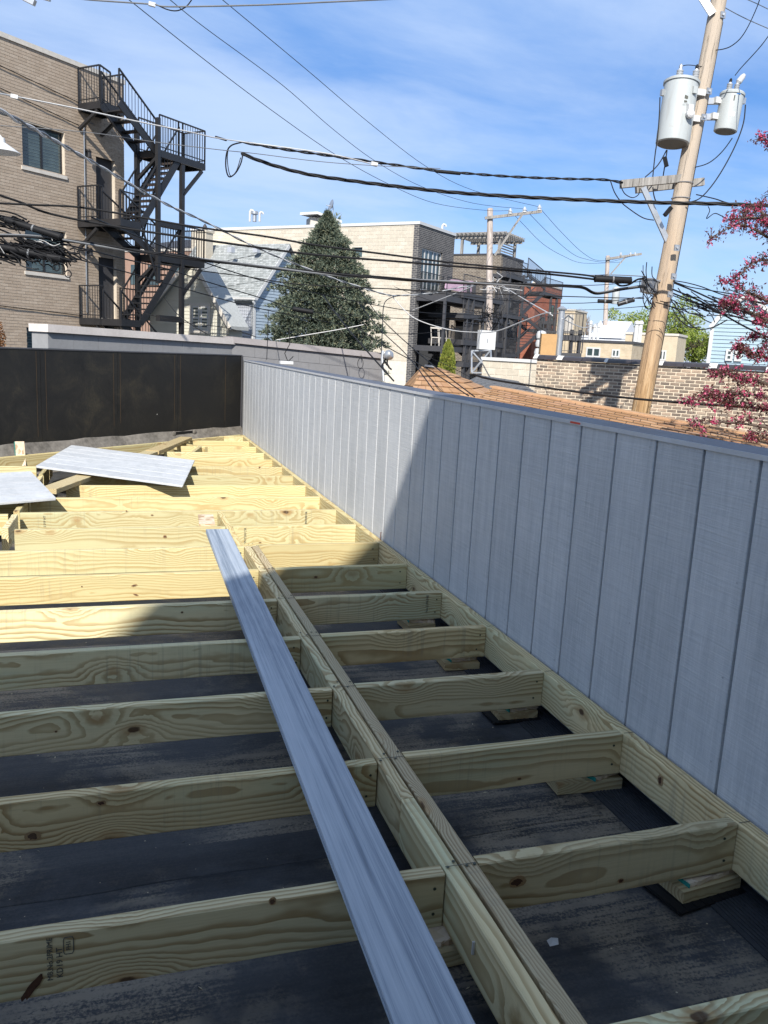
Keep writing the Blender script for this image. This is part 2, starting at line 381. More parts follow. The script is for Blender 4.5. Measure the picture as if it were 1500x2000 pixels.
M_PINKROOF = plain('mauve_canopy', (.42, .28, .36), .7)
M_STUCCO = plain('tan_stucco', (.50, .42, .30), .9, 0, .15, 2)
M_SHED = plain('white_roof', (.6, .62, .66), .6, 0, .08, 2)
M_BARK = plain('bark', (.10, .075, .06), .9, 0, .3, 6, .2, .4)
M_BARKP = plain('bare_twig', (.20, .165, .15), .9, 0, .2, 6)
M_ORB = plain('orange_board', (.45, .27, .12), .8)
M_TAPE = plain('red_mark', (.6, .06, .03), .6)
M_BLUEST = plain('blue_label', (.05, .2, .5), .5)
M_INK = plain('dark_ink', (.09, .09, .075), .8)
M_PENCIL = plain('pencil_line', (.12, .12, .10), .8)
M_CHALK = plain('rusty_line', (.07, .045, .022), .8)
def dashes(name, c, n, per=1): return plain(name, c, n)
def osb():
    t = NT('osb_chips'); v = t.coord('Object', (16, 26, 26)); vo = t.n('ShaderNodeTexVoronoi'); vo.inputs['Scale'].default_value = 1.6; t.l(v, vo.inputs['Vector'])
    c = t.ramp(vo.outputs['Color'], [(.2, (.40,.27,.16)), (.45, (.62,.50,.35)), (.7, (.72,.61,.46)), (.9, (.58,.46,.36))])
    c = t.mix(t.mr(t.noise(v, 2.5, 4, .7), .56, .7, 0, .5), c, (.34,.22,.15)); t.bump(vo.outputs['Distance'], .5, .004); return t.fin(c, .8)
M_OSB = osb()
def polewood(name, c1, c2, c3):
    t = NT(name); v = t.coord('Object', (13, 13, .9)); a = t.noise(v, 1, 6, .7, .6); b = t.noise(t.coord('Object', (70, 70, 2.5)), 1, 4, .7); k = t.noise(t.coord('Object', (1, 1, .35)), 1, 2)
    c = t.ramp(t.math('ADD', t.math('MULTIPLY', a, .6), t.math('MULTIPLY', b, .4)), [(.34, c1), (.5, c2), (.64, c3)])
    cr = t.noise(t.coord('Object', (26, 26, .55)), 1, 4, .75, .3); c = t.mix(t.mr(cr, .60, .66, 0, .75), c, (.07, .045, .025))
    t.bump(t.math('SUBTRACT', b, t.mr(cr, .58, .66, 0, 1.2)), .8, .012); return t, c, k
_t, _c, _k = polewood('cedar_pole', (.12,.065,.028), (.36,.215,.095), (.50,.36,.21))
_sep = _t.n('ShaderNodeSeparateXYZ'); _tc = _t.n('ShaderNodeTexCoord'); _t.l(_tc.outputs['Object'], _sep.inputs[0])
M_POLE = _t.fin(_t.mix(_t.mr(_t.math('ADD', _sep.outputs['Z'], _t.math('MULTIPLY', _k, 3)), 4.5, 10.5, 0, .8), _c, (.42,.37,.31)), .85, 0, .15)
_t, _c, _k = polewood('grey_pole', (.25,.20,.17), (.42,.36,.32), (.55,.49,.44)); M_POLE2 = _t.fin(_c, .9, 0, .15)
_t, _c, _k = polewood('grey_timber', (.15,.14,.125), (.27,.255,.235), (.38,.36,.33)); M_ARM = _t.fin(_c, .9, 0, .15)
def glass():
    t = NT('window_glass'); v = t.coord('Object'); f = t.noise(v, 1.7, 2); c = t.ramp(f, [(.3, (.02,.035,.04)), (.7, (.07,.10,.10))])
    return t.fin(c, .06, 0, .9)
M_GLASS = glass()
def shingle(name, cols): return bricky(name, cols, .95)
M_SHB = shingle('brown_shingle', [(.40,.235,.125),(.34,.195,.10),(.47,.29,.165),(.37,.21,.115),(.42,.25,.15)])
M_SHDK = plain('shingle_gap', (.09,.06,.04), .95)
M_SHG = shingle('grey_green_shingle', [(.34,.355,.35),(.28,.295,.29),(.39,.405,.40),(.32,.34,.335),(.24,.255,.25)])
def texbrick(name, c1, c2, mort, bw, bh, m=.012):
    t = NT(name); tc = t.n('ShaderNodeTexCoord'); geo = t.n('ShaderNodeNewGeometry')
    sp = t.n('ShaderNodeSeparateXYZ'); t.l(tc.outputs['Object'], sp.inputs[0])
    h = t.math('ADD', sp.outputs['X'], sp.outputs['Y']); cb = t.n('ShaderNodeCombineXYZ'); t.l(h, cb.inputs[0]); t.l(sp.outputs['Z'], cb.inputs[1])
    b = t.n('ShaderNodeTexBrick'); t.l(cb.outputs[0], b.inputs['Vector']); b.inputs['Scale'].default_value = 1
    b.inputs['Brick Width'].default_value = bw; b.inputs['Row Height'].default_value = bh; b.inputs['Mortar Size'].default_value = m
    b.inputs['Color1'].default_value = (*c1, 1); b.inputs['Color2'].default_value = (*c2, 1); b.inputs['Mortar'].default_value = (*mort, 1)
    t.bump(b.outputs['Fac'], -.3, .01)
    return t.fin(t.mix(t.mr(t.noise(tc.outputs['Object'], 3, 5), .3, .7, 0, .3), b.outputs['Color'], tuple(x*.5 for x in c1)), .85, 0, .2)
M_DKBRICK = texbrick('dark_brick', (.055,.055,.062), (.085,.085,.09), (.30,.28,.25), .26, .098, .012)
M_BRNBRICK = texbrick('brown_brick', (.11,.09,.075), (.17,.135,.105), (.36,.32,.26), .26, .098, .014)
M_REDBRICK = texbrick('red_brick', (.30,.085,.05), (.36,.11,.065), (.36,.22,.16), .24, .08, .008)
M_TANBRICK = texbrick('tan_brick', (.50,.40,.27), (.56,.46,.32), (.55,.47,.36), .24, .08, .01)
M_CREAMLAP = plain('cream_lap', (.52, .50, .42), .6, 0, .05, 2)
M_PALEBLUE = plain('pale_blue_lap', (.33, .40, .46), .6, 0, .06, 2)
M_BLUELAP = plain('blue_lap', (.30, .40, .46), .6, 0, .06, 2)
M_GREYLAP = plain('pale_grey_lap', (.38, .40, .44), .6, 0, .05, 2)
M_DKLAP = plain('dark_lap', (.035, .037, .042), .6, 0, .1, 2)
def leafmat(name, cols, rough=.55, sub=.0):
    t = NT(name); geo = t.n('ShaderNodeNewGeometry'); r = geo.outputs['Random Per Island']
    c = t.ramp(r, [(i/(len(cols)-1), q) for i, q in enumerate(cols)])
    t.fin(c, rough, 0, .25)
    if sub:
        tr = t.n('ShaderNodeBsdfTranslucent'); t.l(c, tr.inputs['Color']); mx = t.n('ShaderNodeMixShader'); mx.inputs[0].default_value = sub
        t.l(t.b.outputs[0], mx.inputs[1]); t.l(tr.outputs[0], mx.inputs[2]); t.l(mx.outputs[0], t.N['Material Output'].inputs[0])
    return t.m
M_SPRUCE = leafmat('spruce_needles', [(.045,.065,.05),(.09,.12,.09),(.14,.175,.13),(.19,.215,.155),(.22,.21,.12)], .7, .1)
M_CRAB = leafmat('crabapple_leaves', [(.045,.016,.018),(.085,.024,.026),(.12,.05,.035),(.07,.045,.03),(.13,.03,.045)], .5, .25)
M_BLOS = leafmat('crabapple_blossom', [(.30,.015,.06),(.46,.04,.12),(.58,.10,.20),(.68,.28,.36)], .6, .3)
M_GREEN = leafmat('spring_leaves', [(.14,.20,.03),(.22,.29,.05),(.30,.36,.07),(.36,.40,.12)], .6, .35)
M_ARBOR = leafmat('arborvitae', [(.08,.11,.02),(.16,.20,.035),(.24,.27,.05),(.28,.27,.06)], .7, .15)
M_DRY = leafmat('dry_leaves', [(.16,.07,.03),(.22,.10,.04),(.28,.15,.07)], .7, .2)
# ------------------------------------------------------------------ setting: ground, roof under the deck
g = MB(); g.add([(-400,-300,ZG),(500,-300,ZG),(500,700,ZG),(-400,700,ZG)], [(0,1,2,3)])
tag(g.build('ground', M_GROUND), kind='structure')
RZ = -.198
g = MB()
Lx = -2.6
rim_y = lambda x: 8.47+(x+1.03)/1.1
bk = [(Lx, rim_y(Lx)+.28), (1.62, rim_y(1.62)+.28)]
g.add([(Lx-1.5,-3.5,RZ),(1.8,-3.5,RZ),(1.8,bk[1][1],RZ),bk[0]+(RZ,),(Lx-1.5, bk[0][1],RZ)], [(0,1,2,3,4)])
vs = [(Lx-1.5,-3.5),(1.8,-3.5),(1.8,bk[1][1]),bk[0],(Lx-1.5,bk[0][1])]
g.add([(x,y,RZ-.01) for x,y in vs]+[(x,y,ZG) for x,y in vs], [(i,(i+1)%5,5+(i+1)%5,5+i) for i in range(5)])
tag(g.build('roof_membrane', M_MEM), kind='structure')
M_LAP = plain('lap_rubber', (.038,.040,.045), .7, 0, .35, 5, .2)
# membrane laps lying on the roof
lap = wthing('membrane_lap', (1.5,1.2,RZ), 'ribbed black rubber lap strip running under the grey siding wall', 'roofing strip')
g = MB()
for k in range(11): g.box(1.47+k*.012, 1.4775+k*.012, -.5, 10.6, RZ+.004, RZ+.008)
g.box(1.455, 1.62, -.5, 10.6, RZ+.0005, RZ+.005)
g.build('strip', M_LAP, lap, g=1)

for (nm, y, ang, lb) in (('membrane_seam', 1.97, .02, 'raised black membrane seam crossing the roof under the second joist bay'), ('membrane_seam', 4.1, -.01, 'raised black membrane seam crossing the roof under the shadow edge')):
    m = MB(); n = 60; vs = []
    for i in range(n+1):
        x = -3.2+4.62*i/n; j = .004*math.sin(i*.9)+random.uniform(-.002,.002); vs += [(x, j, 0), (x, j+.0015, .0028), (x, .14+j, .0028), (x, .142+j, 0)]
    m.add(vs, [(4*i+k, 4*i+4+k, 4*i+5+k, 4*i+1+k) for i in range(n) for k in range(3)])
    o = m.build(nm, M_MEM, loc=(0, y, RZ), rot=(0, 0, ang)); tag(o, lb, 'roofing strip')
# ------------------------------------------------------------------ lumber
def lum(parent, p, q, h=.137, w=.038, mat=None, name='joist', top=True, origin=True, roll=0, ch=.003, wob=0.0015):
    p = Vector(p); q = Vector(q); d = q-p; L = d.length; x = d.normalized()
    up = Vector((0,0,1)); y = up.cross(x).normalized(); z = x.cross(y)
    R = Matrix((x, y, z)).transposed().to_4x4()
    if roll: R = R @ Matrix.Rotation(roll, 4, 'X')
    yy, zz = w/2, h/2
    sec = [(-yy+ch,-zz),(yy-ch,-zz),(yy,-zz+ch),(yy,zz-ch),(yy-ch,zz),(-yy+ch,zz),(-yy,zz-ch),(-yy,-zz+ch)]
    n = 5; m = MB(); vs = []
    for i in range(n):
        t = i/(n-1); bo = random.uniform(-wob, wob)
        for (a, b) in sec: vs.append((L*(t-.5), a+bo, b+bo*.6))
    fs = [(i*8+j, (i+1)*8+j, (i+1)*8+(j+1)%8, i*8+(j+1)%8) for i in range(n-1) for j in range(8)]
    fs += [tuple(range(8)), tuple(range((n-1)*8+7, (n-1)*8-1, -1))]
    m.add(vs, fs)
    mid = (p+q)/2 + (z*(-h/2) if top else Vector((0,0,0)))
    o = m.build(name, mat or M_LUM)
    normals_fix(o)
    if parent is not None:
        o.parent = parent; mid = mid - Vector(parent['_o'])
    R.translation = mid; o.matrix_local = R
    return o
SP = .52832; JY = lambda n: 1.5893+SP*n+.019
DF = wthing('deck_frame', (1.55, 1.0, RZ), 'new pressure treated pine deck frame of joists beams and blocking on the black roof', 'deck frame')
BX0, BX1 = .714, .802
lm = {}
joist_objs = {}
for n in range(-1, 18):
    y = JY(n); mat = M_LUM_SUN if n >= 5 else M_LUM  # shade tone near, sunlit tone beyond the cast shadow edge
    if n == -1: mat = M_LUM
    lw = M_LUMB if n in (1, 2) and False else mat
    dz = random.uniform(-.002, .001)
    if n <= 6:
        joist_objs[('L', n)] = lum(DF, (-2.55, y-.014, dz), (BX0-.002, y-.014, dz), mat=mat)
        joist_objs[('R', n)] = lum(DF, (BX1+.002, y, dz), (1.545, y, dz), mat=lw if n < 6 else M_LUM_SUN)
    elif n == 7:
        lum(DF, (-.58, y, dz), (.672, y, dz), mat=mat); joist_objs[('R', 7)] = lum(DF, (.722, y, dz), (1.545, y, dz), mat=mat)
    else:
        x0 = {8:-.60, 9:-.58, 10:-.37, 11:-.30, 12:.0, 13:.25, 14:.49, 15:.70, 16:.85, 17:1.25}[n]
        lum(DF, (x0, y, dz), (1.545, y, dz), mat=mat)
    if 7 <= n <= 12:
        xl = max(-2.55, (y-8.47)*1.1-1.03+.03)
        lum(DF, (xl, y-.05, dz), (-.668, y-.05, dz), mat=M_LUM_SUN)
for k, (y0, y1) in enumerate(((-.2, 1.9), (1.902, 4.76))):
    lum(DF, (.7345, y0+.001, .0015), (.7345, y1, .0015), mat=M_LUM, name='beam_board')
lum(DF, (.780, -.2, .003), (.780, 4.755, .003), mat=M_LUMB, name='beam_board')
lum(DF, (.697, 4.79, 0), (.697, 5.80, 0), mat=M_LUM_SUN, name='blocking')
lum(DF, (1.567, -.3, .002), (1.567, 4.86, .002), mat=M_LUM, name='rim_joist', w=.040)
lum(DF, (1.567, 4.865, .002), (1.567, 10.78, .002), mat=M_LUM_SUN, name='rim_joist', w=.040)  # sunlit tone starts where the cast shadow ends on the rim
rd = Vector((1.1, 1.0, 0)).normalized()
pA = Vector((1.54, rim_y(1.54), 0)); pB = Vector((-2.6, rim_y(-2.6), 0))
lum(DF, pB, pB+rd*3.0, mat=M_LUM_SUN, name='rim_joist'); lum(DF, pB+rd*3.003, pA, mat=M_LUM_SUN, name='rim_joist')
for (y0, y1) in ((5.35,5.79),(5.88,6.33),(6.41,6.86),(6.93,7.38),(7.46,7.92),(7.98,8.25)):
    lum(DF, (-.625-(6.0-y0)*.02, y0, .001), (-.62-(6.0-y1)*.02, y1-.03, .001), mat=M_LUM if int(y0*10)%2 else M_LUM_SUN, name='blocking')
lum(DF, (.62, 10.02, -.005), (.98, 9.5, -.005), mat=M_LUM_SUN, name='blocking', h=.09)
lum(DF, (.78, 9.0, 0), (.93, 9.6, 0), mat=M_LUM_SUN, name='blocking', h=.09)
# pencil layout lines on the beam tops
for n in range(0, 6):
    y = JY(n)-.018; MB().box(.718, .797, y, y+.0016, .0046, .0054).build('layout_mark', M_PENCIL, DF, g=1)
for n in range(0, 4): y = JY(n)-.018; MB().box(1.549, 1.585, y, y+.0016, .0030, .0037).build('layout_mark', M_PENCIL, DF, g=1)

def text_part(body, parent, loc, rot, size, mat, name='grade_stamp', ext=.0003):
    cu = bpy.data.curves.new('tmp', 'FONT'); cu.body = body; cu.size = size; cu.extrude = ext; cu.align_x = 'CENTER'; cu.align_y = 'CENTER'; cu.resolution_u = 2
    to = bpy.data.objects.new('tmp', cu); COL.objects.link(to); bpy.context.view_layer.update()
    me = bpy.data.meshes.new_from_object(to.evaluated_get(bpy.context.evaluated_depsgraph_get()))
    bpy.data.objects.remove(to); me.materials.clear(); me.materials.append(mat)
    o = bpy.data.objects.new(name, me); COL.objects.link(o)
    if parent is not None: o.parent = parent; loc = Vector(loc)-Vector(parent['_o'])
    o.location = loc; o.rotation_euler = rot; return o
yf = JY(0)-.014-.019-.0022
for body, x, z, sz in (('MB.No.2PRIME', -.134, -.055, .0135), ('KD19 HT', -.116, -.066, .015), ('FH1', -.099, -.030, .011)):
    text_part(body, DF, (x, yf, z), (math.pi/2, -math.pi/2, 0), sz*1.15, M_INK)
def disc(parent, c, nrm, rx, rz, mat, name, jag=.15, up=Vector((0,0,1)), t=.0012, rotd=0):
    nrm = Vector(nrm).normalized(); a = up.cross(nrm).normalized(); b = nrm.cross(a); ca, sa = math.cos(rotd), math.sin(rotd); n = 16
    A_, B_ = a*ca+b*sa, b*ca-a*sa; pts = []
    for i in range(n): q = 2*math.pi*i/n; j = 1+random.uniform(-jag, jag); pts.append(Vector(c)+A_*rx*j*math.cos(q)+B_*rz*j*math.sin(q))
    m = MB().add(pts+[p+nrm*t for p in pts], [tuple(range(n-1,-1,-1)), tuple(range(n,2*n))]+[(i,(i+1)%n,n+(i+1)%n,n+i) for i in range(n)])
    return m.build(name, mat, parent, g=1, origin=Vector(c))
M_KN1 = plain('knot_heart', (.10,.055,.03), .7, 0, .5, 40); M_KN2 = plain('knot_ring', (.33,.21,.10), .7, 0, .3, 40); M_KN3 = plain('bark_pocket', (.07,.03,.015), .6, 0, .5, 60)
def knot(px, py, n, rx, rz, hole=False, rotd=0):
    y = JY(n)-.019-.0022; P = atY(px, py, y); P.y = y
    if n < 7: P.y = y-(.014 if P.x < .7 else 0)
    disc(DF, P, (0,-1,0), rx, rz, M_KN2, 'knot', .10, t=.0007, rotd=rotd); disc(DF, P+Vector((0,-.0008,0)), (0,-1,0), rx*.62, rz*.6, M_KN3 if hole else M_KN1, 'knot_heart', .25, t=.0006, rotd=rotd)
knot(1010, 1722, 0, .023, .016, True); knot(1212, 1720, 0, .010, .007, True); knot(1014, 1521, 1, .008, .005)
knot(65, 1627, 1, .020, .014); knot(197, 1563, 1, .013, .008, True); knot(530, 1752, 0, .008, .010); 
knot(617, 1127, 5, .012, .007, True); knot(262, 1142, 5, .016, .006, rotd=.2); knot(265, 1160, 5, .014, .005, rotd=-.4); knot(322, 1048, 7, .012, .010); knot(160, 1144, 5, .004, .004, True)
knot(508, 1060, 6, .010, .004, True); knot(355, 1194, 4, .006, .005, True); knot(110, 1425, 2, .004, .004, True); knot(247, 998, 8, .007, .005); knot(297, 1006, 8, .010, .005); knot(507, 913, 11, .010, .010)
P = atX(1290, 1524, 1.5465); disc(DF, Vector((1.5465, P.y, P.z)), (-1,0,0), .012, .018, M_KN2, 'knot', .2, t=.0012); disc(DF, Vector((1.5452, P.y, P.z)), (-1,0,0), .007, .012, M_KN3, 'knot_heart', .35, t=.001)
P = atY(62, 1930, JY(0)-.014-.0215); disc(DF, P, (0,-1,0), .034, .008, M_KN3, 'bark_pocket', .3, t=.001, rotd=.95)
g = MB()                                              # rounded ring round the mill mark
ring = [(-.099+.0095*math.copysign(min(1,abs(math.cos(t))*1.25),math.cos(t)), yf, -.030+.019*math.copysign(min(1,abs(math.sin(t))*1.25),math.sin(t))) for t in [i*2*math.pi/20 for i in range(21)]]
g.tube(ring, .0008, 4, cap=False); g.build('stamp_ring', M_INK, DF, g=1)
yr = JY(7)-.019-.0022
text_part('INTERFOR', DF, (.80, yr, -.055), (math.pi/2, -math.pi/2, 0), .022, M_INK)
text_part('INTERFOR', DF, (1.32, JY(8)-.0212, -.055), (math.pi/2, -math.pi/2, 0), .02, M_INK)
text_part('No.2 PRIME', DF, (1.47, JY(4)-.0212, -.055), (math.pi/2, -math.pi/2, 0), .018, M_INK)
text_part('2 SYP HT', DF, (-.45, JY(8)-.0212, -.06), (math.pi/2, -math.pi/2, 0), .02, M_INK)
# hanger label tucked in the joint
g = MB(); g.box(.7085, .7135, 1.40, 1.404, -.075, -.045); g.build('paper_tag', M_WHITE, DF, g=1)

sh = MB()
for n in range(0, 7):
    for x in (.724, .745, .770, .790): sh.lathe((x, JY(n)+random.uniform(-.03,.03), .0045), [(.0042,0),(.0042,.0012),(.002,.0014)], 6)
    for z in (-.035, -.10):
        sh.lathe((BX0-.022+random.uniform(-.01,.004), JY(n)-.0345, z), [(.004,0),(.004,.0015)], 6, axis=(0,-1,0)); sh.lathe((1.545-.03+random.uniform(-.01,.008), JY(n)-.0195, z), [(.004,0),(.004,.0015)], 6, axis=(0,-1,0))
sh.build('screw_heads', plain('green_screw', (.06,.07,.05), .5, .3), DF, g=1)['kind'] = 'stuff'
# shim stacks under the joist ends
def shim(x, y, rot, spec, where):
    z = RZ+.006
    for (kind, lx, ly, t, dx, dy, dr, lab) in spec:
        o = MB()
        if kind == 'osb':
            n = 10; pts = []
            for i in range(n*4):
                t4 = i/(n*4)*4; s = int(t4); f = t4-s
                cx, cy = [(-1+2*f,-1),(1,-1+2*f),(1-2*f,1),(-1,1-2*f)][s]
                pts.append((cx*lx/2+random.uniform(-.003,.003), cy*ly/2+random.uniform(-.003,.003)))
            m = len(pts); o.add([(a,b,-t/2) for a,b in pts]+[(a,b,t/2) for a,b in pts], [tuple(range(m-1,-1,-1)), tuple(range(m,2*m))]+[(i,(i+1)%m,m+(i+1)%m,m+i) for i in range(m)])
            ob = o.build('osb_offcut', M_OSB)
            tl = MB().box(-lx/2-.0035, -lx/2-.001, -ly/2, ly/2*.9, -t/2, t/2*.8).build('painted_edge', M_TEAL, ob)
            cat = 'offcut'
        elif kind == 'wood':
            o.box(-lx/2, lx/2, -ly/2, ly/2, -t/2, t/2); ob = o.build('wood_block', M_OLD); cat = 'wood block'
        else:
            o.box(-lx/2, lx/2, -ly/2, ly/2, -t/2, t/2)
            for k in range(8): o.box(-lx/2+.004+k*lx/8, -lx/2+.012+k*lx/8, -ly/2+.002, ly/2-.002, t/2, t/2+.002)
            ob = o.build('rubber_pad', M_RUBBER); cat = 'rubber pad'
        ob.location = (x+dx, y+dy, z+t/2); ob.rotation_euler = (0, 0, rot+dr); z += t+.0008
        tag(ob, lab+' '+where, cat, 'shims under the joists')
w = ['under the nearest short joist', 'under the second short joist', 'under the third short joist', 'under the fourth short joist', 'under the fifth short joist']
shim(1.47, JY(0)+.035, .05, [('pad',.24,.19,.004,-.02,0,.1,'ribbed black rubber pad'),('wood',.2,.14,.033,0,0,.06,'two inch lumber block'),('osb',.17,.11,.012,.01,.0,.12,'chipped strand board square')], w[0])
shim(1.45, JY(1)+.06, .0, [('wood',.23,.15,.036,.0,0,-.05,'wide weathered lumber block'),('osb',.12,.13,.014,.05,.0,.3,'ragged teal edged strand board piece')], w[1])
shim(1.46, JY(2)+.05, .0, [('pad',.2,.15,.005,-.01,0,0,'frayed black pad'),('wood',.16,.12,.028,0,0,-.03,'thin lumber block'),('osb',.13,.10,.016,.02,.0,.12,'flaking teal edged strand board piece')], w[2])
shim(1.45, JY(3)+.05, .0, [('wood',.16,.14,.03,0,0,-.06,'small grey lumber block'),('osb',.13,.09,.012,.01,.0,.12,'reddish strand board chip')], w[3])
shim(1.44, JY(4)+.04, .0, [('wood',.15,.14,.033,0,0,.06,'short dark lumber block'),('osb',.13,.09,.012,.02,.0,-.12,'pale strand board chip')], w[4])
shim(.735, JY(0)+.0, .0, [('wood',.10,.26,.04,-.04,.03,.06,'lumber block'),('osb',.10,.2,.014,-.03,.02,.05,'teal edged strand board strip')], 'under the doubled beam beside the grey plank')
# scraps on the roof
sc = MB(); random.seed(3)
for i in range(150):
    x = random.uniform(-1.2, 1.5); y = random.uniform(.6, 4.6); s = random.uniform(.003, .009); r = random.uniform(0, 6.28)
    dx, dy = math.cos(r)*s, math.sin(r)*s
    sc.add([(x-dx,y-dy,RZ+.001),(x-dy*.3,y+dx*.3,RZ+.003),(x+dx,y+dy,RZ+.002),(x+dy*.3,y-dx*.3,RZ+.001)], [(0,1,2,3)])
tag(sc.build('sawdust_chips', plain('chip_wood', (.5,.43,.3), .8)), 'pale wood chips scattered on the black roof', 'wood chips', kind='stuff')
g = MB(); g.add([(-.014,-.012,.001),(.008,-.014,.004),(.016,.004,.006),(.002,.012,.004),(-.012,.008,.002),(0,0,.008)], [(0,1,5),(1,2,5),(2,3,5),(3,4,5),(4,0,5)])
tag(g.build('paper_scrap', M_WHITE, loc=(.985,1.53,RZ)), 'small white torn scrap lying on the black roof beside the double beam', 'scrap')

# grey composite plank lying across the joists
a0, a1 = Vector((.598, 5.11, .004)), Vector((.505, .35, .004))
pd = (a1-a0); Lp = pd.length; g = MB(); hw = .069; t = .024; gr = .004
sec = [(-hw,0),(-.05,0),(-.048,.003),(.048,.003),(.05,0),(hw,0),(hw,t*.35),(hw-.005,t*.38),(hw-.005,t*.55),(hw,t*.58),(hw,t-.002),(hw-.002,t),(-hw+.002,t),(-hw,t-.002),(-hw,t*.58),(-hw+.005,t*.55),(-hw+.005,t*.38),(-hw,t*.35)]
n = len(sec); g.add([(-Lp/2,y,z) for y,z in sec]+[(Lp/2,y,z) for y,z in sec], [tuple(range(n)), tuple(range(2*n-1,n-1,-1))]+[(i,n+i,n+(i+1)%n,(i+1)%n) for i in range(n)])
pl = normals_fix(g.build('composite_plank', M_COMP, loc=(a0+a1)/2, rot=(0,0,math.atan2(pd.y,pd.x))))
tag(pl, 'long grey wood grain composite decking plank lying across the joists', 'plank')
# osb square on joist, standing block, loose boards
g = MB().box(-.05,.05,-.16,.16,0,.011); tag(g.build('osb_square', M_OSB, loc=(.57,5.48,.003), rot=(0.0,0,-.07)), 'small square of strand board lying on the joists at the end of the grey plank', 'offcut')
b = lum(None, (-.86, 8.60, -.1), (-.875, 8.66, .13), h=.038, w=.085, mat=M_OSB, name='standing_block')
tag(b, 'upright strand board block with teal edge leaning behind the rim joist', 'wood block')
bt = MB().box(-.118,.118,.0435,.0455,-.019,.019).build('painted_edge', M_TEAL, b)
b = lum(None, (1.43, 11.02, -.1), (1.425, 11.03, .08), h=.03, w=.06, mat=M_LUMB, name='standing_block'); tag(b, 'small pine block standing in the corner between black wall and grey siding', 'wood block')
b = lum(None, (-.48, 6.52, .040), (.55, 9.30, .040), h=.038, w=.137, mat=M_OLD, name='loose_board'); tag(b, 'weathered loose board lying flat and diagonally under the pale siding panels', 'board')
b = lum(None, (.36, 8.75, .046), (.80, 10.05, .046), h=.038, w=.14, mat=M_OLD, name='loose_board'); tag(b, 'loose board lying flat near the black wall beyond the large siding offcut', 'board')

# pale siding offcuts
def panel(name, c, ns, label, z, tilt=(0,0,0,0)):
    P = [Vector((x, y, z+tz)) for (x, y), tz in zip(c, tilt)]          # a,b along far edge; d,c near edge
    e = wthing(name, (P[0]+P[2])/2, label, 'siding panel', 'siding offcuts on the deck frame')
    up = Vector((0,0,1))
    for k in range(ns):
        s0 = k/ns; s1 = (k+1)/ns-.012
        q = [P[0].lerp(P[3], s0), P[1].lerp(P[2], s0), P[1].lerp(P[2], s1), P[0].lerp(P[3], s1)]
        MB().add([v for v in q]+[v+up*.011 for v in q], [(0,1,2,3),(7,6,5,4),(0,4,5,1),(1,5,6,2),(2,6,7,3),(3,7,4,0)]).build('board', M_SIDE, e, g=1, origin=(q[0]+q[2])/2)
    q = P; b = MB().add([v-up*.004+ (P[0]+P[2]-2*v)*.004 for v in q]+[v+up*.006+(P[0]+P[2]-2*v)*.004 for v in q], [(0,1,2,3),(7,6,5,4),(0,4,5,1),(1,5,6,2),(2,6,7,3),(3,7,4,0)])
    b.build('backing', M_SIDE, e, g=1); return e
panel('siding_panel', [(-.418,8.906),(.719,8.025),(.505,6.643),(-.627,7.349)], 6, 'large pale grooved siding offcut lying across the far joists', .030, (.03,.01,.0,.045))
panel('siding_panel', [(-1.75,6.9),(-.649,7.16),(-.393,6.101),(-1.6,5.55)], 5, 'smaller pale siding offcut cut off by the left edge of the photo', .030, (.0,.03,.004,.0))

# ------------------------------------------------------------------ grooved siding wall
SW = wthing('siding_wall', (1.6, 5, RZ), 'grey primed parapet wall of vertical grooved siding along the right of the deck', 'wall')
GS = .22202; GY0 = 1.742; TOPZ = .948
for k in range(-9, 42):
    y0 = GY0+GS*k+.0052; y1 = GY0+GS*(k+1)-.0052
    if y1 > 10.93: y1 = 10.93
    if y1-y0 < .03: continue
    m = MB(); c = .002; hh = (y1-y0)/2
    sec = [(0.0135,-hh),(c,-hh),(0,-hh+c),(0,hh-c),(c,hh),(0.0135,hh)]
    z0, z1 = -.10, TOPZ
    m.add([(x,y,z0) for x,y in sec]+[(x,y,z1) for x,y in sec], [tuple(range(6)), tuple(range(11,5,-1))]+[(i,6+i,6+(i+1)%6,(i+1)%6) for i in range(6)])
    o = m.build('siding_board', M_SIDE, SW, origin=(0,0,0)); o.location = Vector((1.596,(y0+y1)/2,0))-Vector(SW['_o']); normals_fix(o)
MB().box(1.6080,1.615,-.26,10.95,-.17,TOPZ-.002).build('groove_backing', M_SIDE, SW, g=1)
MB().box(1.615,1.775,-.26,11.2,ZG+.2,TOPZ-.004).build('core', M_CMU, SW, g=1)
nh = MB()
for k in range(-4, 41):
    if k % 2 == 0:
        for z in (.06, .35, .62, .90): nh.lathe((1.5958, GY0+GS*k+.03+random.uniform(-.004,.004), z+random.uniform(-.02,.02)), [(.0032,0),(.0032,.0008)], 6, axis=(-1,0,0))
nh.build('nail_heads', plain('painted_nail', (.36,.37,.38), .5), SW, g=1)['kind'] = 'stuff'
def cap_x(y): return 1.835
cp = MB()
ys = [-.26,1.7,3,4.4,6,8,11.0]
M_CAP = plain('cap_membrane', (.085,.09,.11), .5, 0, .35, 2.5, .4, .3)
for i in range(len(ys)-1):
    cp.add([(1.592,ys[i],TOPZ+.001),(1.835,ys[i],TOPZ-.012),(1.835,ys[i+1],TOPZ-.012),(1.592,ys[i+1],TOPZ+.001),
            (1.592,ys[i],TOPZ+.008),(1.835,ys[i],TOPZ-.002),(1.835,ys[i+1],TOPZ-.002),(1.592,ys[i+1],TOPZ+.008)], [(3,2,1,0),(4,5,6,7),(0,1,5,4),(1,2,6,5),(2,3,7,6),(3,0,4,7)])
cp.build('cap', M_CAP, SW, g=1)
MB().box(1.5895,1.5925,-.26,10.94,TOPZ-.006,TOPZ+.008).build('cap_edge', plain('pale_edge', (.5,.5,.5), .6), SW, g=1)
